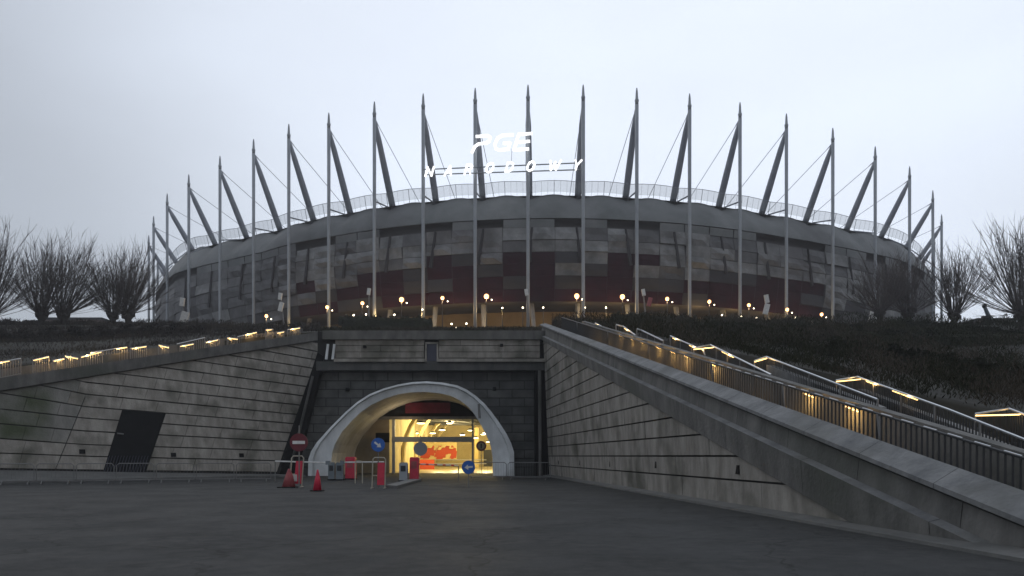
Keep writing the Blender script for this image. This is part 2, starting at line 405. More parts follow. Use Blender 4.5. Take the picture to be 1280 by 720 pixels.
# ------------------------------------------------------------------ right retaining wall
wallR = thing('retaining_wall', 'long pale stone wall sloping down to the road right of the tunnel', 'wall', (4.8, 38, 0))
def RX(Y, z=0): return 2.94 + (57.6 - Y) * .1035 - z * .045 * 1.0
def zl(Y): return 10.26 - (58 - Y) * .2415      # the stair slope line on the wall
wr = MB(); rnd = random.Random(5)
z0s = [-.1, .8, 1.5, 2.2, 2.9, 3.6, 4.3, 5.0, 5.7, 6.4, 7.1, 7.8, 8.5, 9.2, 9.9, 10.6]
for za, zb in zip(z0s, z0s[1:]):
    poly = [(14, za + .03), (58, za + .03), (58, zb - .03), (14, zb - .03)]
    poly = clip(poly, .2415, -1, 10.26 - 58 * .2415)
    if len(poly) < 3: continue
    lo_, hi_ = min(p[0] for p in poly), max(p[0] for p in poly)
    cuts = [lo_]; x_ = lo_ + rnd.uniform(1, 3)
    while x_ < hi_ - 1.2: cuts.append(x_); x_ += rnd.uniform(2.2, 3.4)
    cuts.append(hi_)
    for c0, c1 in zip(cuts, cuts[1:]):
        s1 = clip(clip(poly, 1, 0, -c0 - .008), -1, 0, c1 - .008)
        if len(s1) < 3: continue
        wr.prism([(RX(Y, z), Y, z) for Y, z in s1], (-rnd.uniform(.07, .10), 0, 0))
wr.build('stone_courses', M['stone'], wallR)
bk = MB(); bk.prism([(RX(Y, z) + .0, Y, z) for Y, z in ((14.5, 0), (59, 0), (59, 10.4), (58, 10.2), (15.6, 0.02))], (1.5, 0, 0))
bk.build('backing', M['joint'], wallR)
def onR(px, py):  # point on the right wall
    k = (px - 640) / F; Y = (2.94 + 57.6 * .1035) / (k + .1035); return Vector((RX(Y) - .11, Y, EYE + (HOR - py) / F * Y))
for (x, y) in ((700, 578), (727, 578.5), (765, 580), (823, 581), (927, 587)):
    p = onR(x, y); MB().box(p, (.05, .34, .26)).build('vent', M['black'], wallR)
fr2 = MB(); r_ = [[], [], [], [], []]
for Y in (58, 50, 42, 34, 28, 22, 17, 13, 10, 7, 4):
    x = RX(Y); r_[0].append((x - .05, Y, .12)); r_[1].append((x - .45, Y, .05)); r_[2].append((x - .46, Y, .058)); r_[3].append((x - .58, Y, .058)); r_[4].append((x - .59, Y, -.02))
fr2.loft(r_); structure(fr2.build('pavement', M['pave']))
# stepped parapet on the slope
pr = thing('stair_parapet', 'stepped grey concrete parapet sloping down beside the stairs right of the tunnel', 'parapet', (8, 12, 0))
def sect(Y):
    k = (58 - Y) / 46.0; x = RX(Y, zl(Y)); z = zl(Y)
    h2, h3, h4 = .35 + .55 * k, 1.04 + .42 * k, 1.19 + .61 * k
    return [(x + .25, z - .12), (x - .14, z - .04), (x - .20, z + h2 - .05), (x + .0, z + h2), (x + .05, z + h3 - .12), (x - .12, z + h3 - .03), (x - .12, z + h3 + .06), (x + .32, z + h4), (x + .32, z - .2)]
def band(i0, i1, name, mt, sec=4.6, gap=.008):
    mb = MB(); Y = 59.5
    while Y > 6:
        Yn = max(Y - sec, 5)
        mb.loft([[Vector((sect(y)[i][0], y, sect(y)[i][1])) for y in (Y - gap, Yn + gap)] for i in range(i0, i1)]); Y = Yn
    return mb.build(name, mt, pr)
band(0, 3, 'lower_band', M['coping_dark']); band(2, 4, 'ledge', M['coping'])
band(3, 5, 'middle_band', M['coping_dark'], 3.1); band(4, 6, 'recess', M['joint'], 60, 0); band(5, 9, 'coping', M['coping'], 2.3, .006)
core = MB(); core.loft([[Vector((sect(y)[i][0] + .06, y, sect(y)[i][1] - .04)) for y in (59.4, 5)] for i in range(0, 8)]); core.build('core', M['joint'], pr)

# ------------------------------------------------------------------ tunnel portal
por = thing('tunnel_portal', 'dark stone front wall with a pale concrete arch round the lit tunnel mouth', 'tunnel', (-7.5, 58.8, 0))
OUT = [(386, 597), (386.5, 574), (390, 564), (397, 553), (414, 534), (433, 515), (447, 503), (462.5, 493), (480, 486), (498, 481), (516, 478), (534, 477), (553, 478.5), (572, 482), (584, 487.5), (595, 495), (606, 505), (614.5, 515), (624, 528), (633, 542), (639, 554), (642.5, 565), (643, 597)]
INN = [(414, 597), (414, 576), (415, 566), (418, 556), (427, 540), (440, 525.5), (451, 515), (464, 506), (480, 498.5), (497, 493), (514, 490.3), (531, 489.8), (548, 491.2), (564, 495), (575, 500.5), (585, 508), (593, 518), (600, 529), (606, 540), (611, 551), (614, 561), (615.5, 572), (616, 597)]
Yp = 58.8
def pp(lst, Y, yf=58.0, dx=0): return [Vector(((x - 640) / F * yf + dx, Y, max(EYE + (HOR - y) / F * yf, 0))) for x, y in lst]
ow = pp(OUT, Yp)
wm = MB(); top = P(0, 455, Yp).z
n_ = len(ow); tops = []
xl, xr = P(340, 0, 58.8).x, P(690, 0, 58.8).x
for i, p in enumerate(ow):
    t_ = i / (n_ - 1); tops.append(Vector((xl + (xr - xl) * min(1, max(0, (t_ - .12) / .76)), Yp, 0 if False else top)))
for i in range(n_): 
    tops[i].x = max(tops[i].x, X(395, Yp))
    if i == 0: tops[i] = Vector((X(353, Yp), Yp, 0))
    if i == n_ - 1: tops[i] = Vector((xr, Yp, 0))
    if i == 1: tops[i] = Vector((X(367, Yp), Yp, 3))
    if i == n_ - 2: tops[i] = Vector((xr, Yp, 3))
wm.loft([ow, tops]); wm.build('wall', M['portal'], por)
# arch: lip, face, reveal
off = []
for (a, b_) in zip(OUT, INN): off.append((a[0] + (b_[0] - a[0]) * .2, a[1] + (b_[1] - a[1]) * .2))
off2 = [(a[0] + (b_[0] - a[0]) * .26, a[1] + (b_[1] - a[1]) * .26) for a, b_ in zip(OUT, INN)]
am = MB(); am.loft([pp(OUT, 59.0), pp(OUT, 57.75), pp(off, 57.7), pp(off2, 57.95), pp(INN, 58.05), pp(INN, 66.5)])
am.build('arch', M['arch'], por, smooth=False)
dp = MB(); dp.tube([P(598.5, 505, 57.5), P(599.5, 523, 57.5)], .09, 6); dp.build('drainpipe', M['galv'], por)
# lintel, parapet, cornice
lt = MB(); za, zb = P(0, 463, 58).z, P(0, 452, 58).z
lt.box(((P(397, 0, 58.3).x + P(684, 0, 58.3).x) / 2, 58.3, (za + zb) / 2), (P(684, 0, 58.3).x - P(397, 0, 58.3).x, .9, zb - za)); lt.build('lintel', M['dark_stone'], por)
lg = MB(); z1, z2 = P(0, 452.5, 57.8).z, P(0, 448.5, 57.8).z
for xa, xb in ((418, 531), (548, 681)):
    lg.box(((P(xa, 0, 57.8).x + P(xb, 0, 57.8).x) / 2, 58.1, (z1 + z2) / 2), (P(xb, 0, 57.8).x - P(xa, 0, 57.8).x, 1.0, z2 - z1))
lg.build('ledge', M['stone'], por)
pm = MB(); rnd = random.Random(11)
ys = [447.5, 440, 432, 424.5]
for xa, xb in ((419, 530.5), (548.5, 675)):
    pm = MB()
    for ya, yb in zip(ys, ys[1:]):
        x_ = xa
        while x_ < xb - 1:
            x2 = min(xb, x_ + rnd.uniform(22, 40)); 
            if xb - x2 < 8: x2 = xb
            a, c_ = P(x_, 0, 58).x + .012, P(x2, 0, 58).x - .012; e, h = P(0, ya, 58).z + .02, P(0, yb, 58).z - .02
            pm.box(((a + c_) / 2, 58.1 + rnd.uniform(-.012, .012), (e + h) / 2), (c_ - a, .3, h - e)); x_ = x2
    pm.build('parapet', M['stone'], por)
MB().box(((P(396, 0, 58).x + P(686, 0, 58).x) / 2, 59.2, (P(0, 452, 58).z + 10.95) / 2), (P(686, 0, 58).x - P(396, 0, 58).x, 1.9, 10.95 - P(0, 452, 58).z)).build('core', M['joint'], por)
cr = MB(); z1, z2 = P(0, 424, 57.7).z, P(0, 413, 57.7).z
cr.box(((P(404, 0, 58).x + P(688, 0, 58).x) / 2, 58.9, (z1 + z2) / 2), (P(688, 0, 58).x - P(404, 0, 58).x, 2.3, z2 - z1)); cr.build('cornice', M['coping_dark'], por)
ni = MB(); z1, z2 = P(0, 451.5, 57.9).z, P(0, 430, 57.9).z; a, c_ = P(533.5, 0, 57.9).x, P(546, 0, 57.9).x
ni.box(((a + c_) / 2, 58.05, (z1 + z2) / 2), (c_ - a, .3, z2 - z1)); pn = ni.build('niche_panel', M['bluepanel'], por)
fr = MB()
for x in (a - .06, c_ + .06): fr.box((x, 57.98, (z1 + z2) / 2), (.12, .4, z2 - z1 + .1))
fr.box(((a + c_) / 2, 57.98, z2 + .06), (c_ - a + .24, .4, .12)); fr.build('frame', M['stone'], pn)
for xa, s_ in ((409, 1), (417, 1)):
    MB().prism([P(xa - 3, 449, 57.6), P(xa, 449, 57.6), P(xa + 2, 430, 57.6), P(xa - .5, 430, 57.6)], (0, .15, 0)).build('pilaster', M['arch'], por)
# dark strips flanking the portal; the left one paints in the gap's shade
MB().prism([P(346, 598, 58.0), P(366, 598, 58.0), P(405, 446, 58.0), P(397, 440, 58.0)], (0, 1.2, 0)).build('side_strip', M['black'], por)
MB().tube([P(362, 590, 57.7), P(391, 470, 57.7)], .1, 6).build('drainpipe', M['dark_stone'], por)
MB().box((P(676, 0, 58.2).x, 58.4, 4.3), (P(684, 0, 58.2).x - P(668, 0, 58.2).x, .7, 8.6)).build('side_strip', M['black'], por)
MB().tube([P(675.5, 597, 57.9), P(674.5, 463, 57.9)], .13, 6).build('drainpipe', M['coping_dark'], por)
for x, y in ((434.5, 487), (618, 486)): MB().box(P(x, y, 58.7), (.25, .3, .25)).build('vent', M['black'], por)
for x, y in ((456, 433.5), (627, 431.5)): MB().box(P(x, y, 57.9), (.22, .3, .2)).build('vent', M['black'], por)

# ------------------------------------------------------------------ lit hall behind the arch
hall = thing('tunnel_hall', 'yellow lit hall with hanging lamps and red mural inside the tunnel', 'tunnel hall', (-7, 85, 0))
YG = 66.4
gx0, gx1 = X(486, YG), X(632, YG)
h0 = MB(); zb = Z(521, YG)
h0.box(((X(400, YG) + X(640, YG)) / 2, YG + .3, (zb + Z(470, YG)) / 2), (X(640, YG) - X(400, YG), .3, Z(470, YG) - zb)); h0.build('upper_panel', M['black'], hall)
h1 = MB(); h1.box(((X(450, YG) + X(632, YG)) / 2, YG, (Z(524, YG) + zb) / 2), (X(632, YG) - X(450, YG), .3, zb - Z(524, YG) + .05)); h1.build('beam', M['galv'], hall)
bn = MB(); bn.box((X(535, YG), YG - .1, Z(510, YG)), (X(563, YG) - X(507, YG), .08, Z(503.5, YG) - Z(516.5, YG))); bn.build('banner', M['maroon'], hall)
h2 = MB(); h2.box(((X(425, YG) + gx0) / 2, YG + .35, 2.5), (gx0 - X(425, YG), .3, 5.2)); h2.build('pier', M['tan'], hall)
h3 = MB(); h3.box(((X(490, YG) + X(592, YG)) / 2, YG, (Z(546, YG) + Z(552.5, YG)) / 2), (X(592, YG) - X(490, YG), .3, Z(546, YG) - Z(552.5, YG))); h3.build('beam', M['mast'], hall)
for x, w_ in ((492, .25), (591, .16)): MB().box((X(x, YG), YG + .02, zb / 2), (w_, .2, zb)).build('post', M['mast'], hall)
sc = MB(); sc.box((X(478.5, 66), 65.9, Z(547, 66)), (X(487, 66) - X(470, 66), .2, Z(541, 66) - Z(553, 66))); so_ = sc.build('screen', M['black'], hall)
sh = MB(); xL, xR, zc, yE = gx0 - .3, 1.5, 6.6, 112
sh.face([(xL, YG + .6, 0), (xL, yE, 0), (xL, yE, zc), (xL, YG + .6, zc)]); sh.face([(xR, YG + .6, 0), (xR, yE, 0), (xR, yE, zc), (xR, YG + .6, zc)])
sh.face([(xL, yE, 0), (xR, yE, 0), (xR, yE, zc), (xL, yE, zc)])
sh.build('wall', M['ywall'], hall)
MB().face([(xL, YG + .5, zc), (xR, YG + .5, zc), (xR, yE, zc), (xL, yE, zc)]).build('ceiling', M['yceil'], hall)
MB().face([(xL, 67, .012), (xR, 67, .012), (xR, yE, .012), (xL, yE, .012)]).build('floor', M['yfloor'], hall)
# curved ribs of the vault
for Yr in (76, 86, 96, 106):
    for sgn, x0 in ((1, xL), (-1, xR)):
        pts = [Vector((x0 + sgn * (.15 + 3.6 * (1 - math.cos(t_ * math.pi / 2))), Yr, 1.2 + 5.3 * math.sin(t_ * math.pi / 2))) for t_ in [i / 7 for i in range(8)]]
        rb_ = MB(); rb_.tube([Vector((x0 + sgn * .15, Yr, 0))] + pts, .22, 6)
        rb_.build('rib', M['ywall'], hall)
mu = MB(); rnd = random.Random(8); Ym = 92
x0, x1, z0, z1 = X(491, Ym), X(571, Ym), Z(574, Ym), Z(553, Ym)
mu.box(((x0 + x1) / 2, Ym, (z0 + z1) / 2), (x1 - x0, .3, z1 - z0), mi=1)
for i in range(64):
    cx_ = rnd.uniform(x0 + .3, x1 - .4)
    if X(505, Ym) < cx_ < X(516, Ym): continue
    hh = rnd.uniform(.5, 1.3); zz = rnd.uniform(z0 + hh * .5, z1 - .35 - hh * .3); ww = rnd.uniform(.25, .8)
    k = ww * .4; y_ = Ym - .16 - i * .002
    mu.face([(cx_ - ww / 2, y_, zz - hh / 2), (cx_ + ww / 2, y_, zz - hh / 2), (cx_ + ww / 2 + k * .4, y_, zz + hh * .3), (cx_ + k, y_, zz + hh / 2), (cx_ - ww / 2 + k, y_, zz + hh * .2)], 0)
for i in range(34):
    cx_ = rnd.uniform(x0 + .2, x1 - .3); zz = rnd.uniform(z0 + (z1 - z0) * .62, z1 - .12); ww = rnd.uniform(.1, .3); hh = rnd.uniform(.12, .4); y_ = Ym - .45 - i * .002
    mu.face([(cx_ - ww, y_, zz - hh / 2), (cx_ + ww * .2, y_, zz - hh * .7), (cx_ + ww, y_, zz + hh / 2), (cx_ - ww * .3, y_, zz + hh * .6)], 1)
mu.build('mural', [M['orange'], M['muralw']], hall)
for x_, wd in ((-4.6, .5), (-2.2, .5), (-.4, .4)): MB().box((x_, 100, 2.6), (wd, .6, 5.2)).build('column', M['muralw'], hall)
for x_ in (-3.5, -1.3): 
    d_ = MB().box((x_, 111.8, 1.2), (1.2, .15, 2.4)).build('door', M['bar'], hall)
MB().tube([(-13, 90, 1.05), (-3, 90, 1.05)], .05, 6).build('guard_rail', M['rail'], hall)
MB().tube([(-13, 90, .6), (-3, 90, .6)], .05, 6).build('guard_rail', M['rail'], hall)
MB().box((-9.5, 86, .55), (1.6, .6, 1.1)).build('counter', M['orange'], hall)
MB().box((-1.3, 79, .8), (.5, .5, 1.6)).build('kiosk', M['tan'], hall)
pm = MB(); rnd = random.Random(4)
for i in range(5):
    y_ = 72 + i * 7; pm.box(((xL + xR) / 2, y_, 5.35 + .08 * i), (xR - xL, .25, .35))
for (xa, ya, xb, yb, z_) in ((-9.8, 68, 0, 92, 5.1), (-9.0, 68, 1.2, 96, 5.0), (-6, 68, -5.2, 110, 5.6), (-3, 68, -3, 110, 5.5)): pm.tube([(xa, ya, z_), (xb, yb, z_)], .12, 6)
pm.build('ceiling_pipes', M['bar'], hall)
for (x, y, Y, r_) in ((526, 528.5, 74, .42), (562, 528.5, 74, .36), (553, 537, 82, .36), (588, 537.5, 82, .33), (578, 543, 88, .34), (604, 542.5, 88, .34), (595, 547, 94, .34), (541, 541, 88, .4), (520, 541, 88, .34), (610, 552, 104, .3)):
    c_ = P(x, y, Y)
    lm_ = MB(); lm_.tube([c_ + Vector((0, 0, .18)), c_, c_ - Vector((0, 0, .03))], [.12, r_, r_ * .95], 12); lb = lm_.build('hall_lamp', M['bar'], hall)
    MB().tube([c_ - Vector((0, 0, .035)), c_ - Vector((0, 0, .1))], [r_ * .95, r_ * .6], 12).build('diffuser', mat('hall lamp glass', (1, .9, .6), emit=(1, .86, .5), estr=9) if 'hall lamp glass' not in bpy.data.materials else bpy.data.materials['hall lamp glass'], lb)
for i, (x, Y) in enumerate(((-6, 77), (-3, 80), (-8, 84), (-3, 88), (-7, 97), (-2, 104))):
    lamp_light('hall_or_fill_light', (x, Y, 4.5), 1000, (1, .78, .36), .4, hall)

lamp_light('hall_or_fill_light', (-9.2, 64.8, 4.2), 45, (1, .72, .4), .3, hall)  # added lamp to brighten the tan pier, no fixture hangs here
# ------------------------------------------------------------------ hill
YR = [(-700, 30), (-260, 38), (0, 50), (200, 57), (400, 65), (690, 64), (800, 50), (870, 42), (960, 34), (1070, 28), (1220, 22), (1280, 20), (1600, 13), (2000, 10)]
YP = [(-700, 560), (-260, 520), (0, 462), (200, 434), (400, 414), (690, 414), (800, 420), (870, 433), (960, 450), (1070, 475), (1220, 512), (1280, 522), (1600, 610), (2000, 700)]
CR = [(-700, 402), (0, 404), (250, 407), (330, 411), (420, 412), (600, 412), (700, 411.5), (760, 410), (860, 409), (1000, 407), (1100, 406), (1280, 405), (2000, 405)]
def hill_at(px, t_):
    """t_ 0..1 from the stairs to the crest"""
    Y0, = interp(YR, px); y0, = interp(YP, px); yc, = interp(CR, px)
    Y1 = 118 if 380 < px < 760 else 108
    Y = Y0 + (Y1 - Y0) * t_; s_ = 1 - (1 - t_) ** 1.7
    p = P(px, y0 + (yc - y0) * s_, Y)
    return p
hm = MB(); cols = list(range(-700, 2001, 30)); rows = []
rnd = random.Random(21)
rows.append([Vector((hill_at(x, 0).x, hill_at(x, 0).y, hill_at(x, 0).z - 2.5)) for x in cols])
for j in range(17):
    t_ = j / 16; r_ = []
    for x in cols:
        p = hill_at(x, t_)
        if 0 < j < 15: p.z += .35 * math.sin(x * .021 + j * 1.3) * min(1, p.y / 60) * .5 - .2
        r_.append(p)
    rows.append(r_)
for Y_, zz in ((126, 22.6), (150, 22.9), (240, 22.9), (600, 22.9), (1400, 20)):
    rows.append([Vector((X(x, 118 if 380 < x < 760 else 108) * (1 + (Y_ - 112) / 260 if Y_ < 700 else Y_ / 115), Y_, zz if Y_ > 126 else max(hill_at(x, 1).z + .5, 21.6))) for x in cols])
hm.loft(rows); structure(hm.build('hill', M['hill'], smooth=True))

# planting on the slopes: low twiggy shrubs
def scatter(mb, n, pxr, tr, size, seed, lift=.3, dens=None):
    r = random.Random(seed)
    for i in range(n):
        px = r.uniform(*pxr); t_ = r.uniform(*tr) ** 1.0
        p = hill_at(px, t_)
        # rows of clipped shrubs
        h = .5 + .5 * math.sin(px * .016 + t_ * 24) + .25 * math.sin(px * .07 + t_ * 9)
        p.z += r.uniform(0, 1) ** .6 * lift * max(.15, h)
        s_ = size * r.uniform(.5, 1.4) * (.35 + p.y / 100)
        a = Vector((r.gauss(0, .45), r.gauss(0, .45), 1)).normalized(); b_ = a.cross(Vector((r.gauss(0, 1), r.gauss(0, 1), 0))).normalized()
        mb.face([p - a * s_ * .8, p + b_ * s_ * .22, p + a * s_ * 1.5, p - b_ * s_ * .22], 1 if math.sin(px * .011 + t_ * 6) + math.sin(px * .031 - t_ * 11) + r.gauss(0, .6) > .4 else 0)
mb = MB(); scatter(mb, 85000, (690, 1420), (0.0, .98), .13, 5, 1.5)
scatter(mb, 26000, (780, 1420), (0.0, .35), .12, 15, .9)
o = mb.build('ground_cover', [M['leafd'], M['twig']]); o['kind'] = 'stuff'; o['label'] = 'dark low shrubs covering the slope right of the stairs'
mb = MB(); scatter(mb, 34000, (-120, 400), (0.0, 1.0), .11, 6, .8)
o = mb.build('ground_cover', [M['hedge'], M['twig']]); o['kind'] = 'stuff'; o['label'] = 'dark undergrowth on the bank behind the left stairs'
mb = MB(); scatter(mb, 14000, (395, 720), (0.05, 1.0), .10, 9, .35)
o = mb.build('ground_cover', [M['leafd'], M['twig']]); o['kind'] = 'stuff'; o['label'] = 'low planting on the slope above the tunnel'

def hedge(label, pts, h, wd, seed, mt='hedge', n=9000):
    """long clipped hedge: trunky core with leaf faces all over"""
    r = random.Random(seed); mb = MB()
    tot = len(pts) - 1
    core = []
    for k in range(8):
        a = math.pi * k / 7
        core.append([Vector((p[0], p[1] - math.cos(a) * wd * .42, p[2] + (.1 + math.sin(a) ** .6 * .8) * (h * .95 if k not in (0, 7) else 0))) for p in pts])
    mb.loft(core)
    for i in range(n):
        u = r.uniform(0, tot); k = min(int(u), tot - 1); q = Vector(pts[k]).lerp(Vector(pts[k + 1]), u - k)
        a = r.uniform(0, math.pi); rr = r.uniform(.85, 1.1)
        c_ = q + Vector((0, -math.cos(a) * wd * .45 * rr, (math.sin(a) ** .6) * h * (.86 + .10 * math.sin(u * 5.1 + seed) + .06 * math.sin(u * 13)) * rr))
        s_ = r.uniform(.06, .17)
        d = Vector((r.gauss(0, 1), r.gauss(0, 1), r.gauss(0, 1))).normalized(); e = d.cross(Vector((r.gauss(0, 1), r.gauss(0, 1), r.gauss(0, 1)))).normalized()
        mb.face([c_ + d * s_, c_ + e * s_ * .5, c_ - d * s_, c_ - e * s_ * .5])
    ob = mb.build('hedge', M[mt]); return tag(ob, label, 'hedge')
def hline(x0, x1, t_, n, dz=0): return [hill_at(x0 + (x1 - x0) * i / n, t_) - Vector((0, 0, dz)) for i in range(n + 1)]
hedge('long dark hedge along the crest below the left willows', hline(-60, 318, .93, 14, 1.0), 1.5, 2.6, 1, n=14000)
hedge('brown hedge halfway down the bank behind the left stairs', hline(-60, 250, .45, 12, .6), 1.6, 2.2, 2, n=11000)
rh = [(760, 950, .78, .55), (850, 1130, .62, .50), (930, 1290, .48, .62), (1040, 1330, .30, .2), (960, 1110, .40, .75), (1110, 1330, .86, .55)]
names = ['low dark hedge highest on the right slope below the stadium', 'dark hedge second from the top of the right slope', 'long dark hedge across the middle of the right slope', 'hedge nearest the stairs at the right edge', 'short dark hedge low on the slope behind the stair rails', 'dark hedge on the crest below the right willows']
for i, (a, c_, t0, t1) in enumerate(rh):
    n_ = 10; pts = [hill_at(a + (c_ - a) * k / n_, t0 + (t1 - t0) * k / n_) - Vector((0, 0, .5)) for k in range(n_ + 1)]
    hedge(names[i], pts, 1.5, 3.0, 30 + i, 'leafd', 9000)

for lab, xa, xb, ya, yb in (('dark hedge above the tunnel at left below the ochre wall', 425, 540, 396, 399), ('dark hedge behind the stair top below the ochre wall', 765, 870, 392, 397), ('dark hedge below the ochre wall above the right slope', 880, 1010, 398, 401)):
    hedge(lab, [P(xa + (xb - xa) * k / 8, ya + (yb - ya) * k / 8 + 1.2 * math.sin(k * 1.7), 121) - Vector((0, 0, 1.6)) for k in range(9)], 1.9, 3.0, xa, 'leafd', 5000)
# ------------------------------------------------------------------ stadium
FR = [(192, 270), (209, 242), (236, 218), (275, 195), (317, 174), (361, 155), (411, 141), (468, 127), (529, 117), (594, 110), (660, 106), (729, 106), (796, 110), (862, 117), (925, 128), (983, 142), (1041, 160), (1094, 183), (1137, 208), (1166, 238), (1177, 268)]
ZT = 65.3; ZP = 22.9
ring = []
for x, y in FR:
    Y = (ZT - EYE) * F / (HOR - y); ring.append(Vector((X(x, Y), Y, 0)))
nfront = len(ring)
ring += [Vector(p) for p in ((122, 222, 0), (130, 245, 0), (136, 270, 0), (138, 300, 0), (134, 335, 0), (122, 370, 0), (98, 405, 0), (62, 432, 0), (15, 444, 0), (-35, 434, 0), (-75, 408, 0), (-101, 372, 0), (-115, 335, 0), (-120, 300, 0), (-119, 270, 0), (-113, 245, 0), (-105, 222, 0))]
NR = len(ring)
def cr_(i, t_, arr=ring):
    p0, p1, p2, p3 = (arr[(i + k) % NR] for k in (-1, 0, 1, 2))
    return .5 * ((2 * p1) + (p2 - p0) * t_ + (2 * p0 - 5 * p1 + 4 * p2 - p3) * t_ ** 2 + (3 * p1 - p0 - 3 * p2 + p3) * t_ ** 3)
def inward(i, t_=0):
    d = (cr_(i, t_ + .02) if t_ < .97 else cr_(i, 1)) - cr_(i, max(t_ - .02, 0)); d.normalize()
    n_ = Vector((-d.y, d.x, 0)); c_ = Vector((10, 290, 0))
    return n_ if n_.dot(c_ - cr_(i, t_)) > 0 else -n_
RISE = [5, 4.2, 2.2, .8] + [0] * 12 + [.3, 1.2, 2.6, 4, 5] + [5] * 40
def fp(i, t_, d, z):
    r0_, r1_ = RISE[i % NR], RISE[(i + 1) % NR]; z = z + (r0_ + (r1_ - r0_) * t_) * max(0, min(1, (z - 30) / 17))
    p = cr_(i, t_) + inward(i, t_) * d; return Vector((p.x, p.y, z))
sta = thing('stadium', 'huge oval stadium with grey and dark red mesh facade ringed by raked masts', 'stadium', (10, 132, ZP))
US = [0, .125, .25, .375, .5, .625, .75, .875]
def ringloft(prof, name, mt, smooth=True, fz=None, u=US):
    mb = MB(); rows = []
    for d, z in prof:
        rows.append([fp(i, t_, d, z + (fz(i, t_) if fz else 0)) for i in range(NR) for t_ in u])
    mb.loft(rows, True); return mb.build(name, mt, sta, smooth)
wave = lambda i, t_: .55 * math.sin(math.pi * t_) - .3
ZB = 28.6
us_mb = MB(); rows = []; rr_ = random.Random(31); jit = {}
for ri, (d, z, wv, cr2) in enumerate(((5.4, 47.7, .9, 0), (5.1, 47.3, .75, 0), (4.2, 46.3, .3, .22), (3.1, 45.0, 0, .3), (2.2, 43.8, 0, .22), (1.7, 42.9, .0, .0))):
    row = []
    for i in range(NR):
        for t_ in US:
            row.append(fp(i, t_, d + rr_.uniform(-cr2, cr2) - .35 * math.sin(math.pi * t_) * (cr2 > 0), z + wv * (math.sin(math.pi * t_) - .35)))
    rows.append(row)
us_mb.loft(rows, True); us_mb.build('upper_skin', M['rim'], sta, True)
ringloft([(1.75, 42.8), (3.1, 42.6), (3.1, 41.4), (2.2, 41.1), (2.0, 38), (2.4, 33), (3.0, ZB), (12.5, ZB)], 'facade_shell', M['shell'])
ringloft([(5.2, 48.0), (16, 50), (40, 49)], 'roof_edge', M['rim'])
ringloft([(12.5, ZB), (12.5, ZP - .5)], 'concourse_wall', M['ochre'])
# panels
prof = [(2.1, 41.3), (1.95, 39.0), (1.9, 37.0), (2.0, 35.0), (2.25, 32.9), (2.6, 30.7), (3.0, 28.6)]
pn_ = MB(); rnd = random.Random(12)
for i in range(NR):
    fi = i if i < nfront else 0
    side = abs(i - 10.3) / 10.0 if i < nfront else 1
    for h, (ta, tb) in enumerate(((0.0, .5), (.5, 1.0))):
        for r_ in range(6):
            (d0, z0), (d1, z1) = prof[r_], prof[r_ + 1]
            lim = 2 + side * 3.6
            if r_ < lim - .9 + rnd.uniform(-.2, .2): mi = 0 if rnd.random() < .8 else 2
            elif r_ < lim + .4: mi = rnd.choice([0, 1, 1, 2, 3])
            else: mi = 0 if rnd.random() < .10 else (2 if rnd.random() < .08 else (3 if rnd.random() < .2 else 1))
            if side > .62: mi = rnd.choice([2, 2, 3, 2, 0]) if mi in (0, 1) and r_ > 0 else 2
            o_ = rnd.uniform(.05, .4) if mi == 0 else (.05 if mi == 1 else rnd.uniform(.05, .2))
            gz = .03 if mi == 1 else .07
            us = [ta + .004, (ta * 2 + tb) / 3, (ta + tb * 2) / 3, tb - .004]
            tilt = rnd.uniform(-.4, .4) if mi != 1 else 0; bul = rnd.uniform(-.25, .5) if mi in (0, 2) else .05
            rows = []
            for v in (0, .5, 1):
                rows.append([fp(i, u, d0 + (d1 - d0) * v - .15 - o_ - tilt * (v - .5) - (bul if v == .5 and 0 < k < 3 else 0) , z0 + (z1 - z0) * v + (-gz if v == 1 else 0) * -1) for k, u in enumerate(us)])
            pn_.loft(rows, False, mi)
            # returns so that no panel is paper thin
            pn_.loft([rows[-1], [p + Vector((0, 0, .02)) + inward(i, ta) * .3 for p in rows[-1]]], False, mi)
pn_.build('facade_panels', [M['silver'], M['red'], M['silver_dim'], M['dark']], sta)
# raked columns showing through the mesh
for i in range(1, nfront - 1):
    sh_ = .55 * (10.2 - i) / 9.0; j, tt = (i, max(sh_, .02)) if sh_ >= 0 else (i - 1, 1 + sh_)
    ln2 = .10 if sh_ >= 0 else -.10
    MB().tube([fp(j, min(.98, tt + ln2 * .5), 1.45, 41.2), fp(j, max(.02, min(.98, tt - ln2 * .5)), 1.5, 35.2 - abs(i - 10) * .15)], [.20, .34], 6).build('raked_column', M['dark'], sta)
# dark band panels under the rim, irregular
for i in range(nfront):
    for (ta, tb) in ((0, .5), (.5, 1)):
        if rnd.random() < .5:
            db = MB(); db.loft([[fp(i, ta + .01, 1.75, 42.75), fp(i, tb - .01, 1.75, 42.75)], [fp(i, ta + .01, 1.85, 41.35), fp(i, tb - .01, 1.85, 41.35)]], False, 0)
            db.build('band_panel', M['rim'], sta)
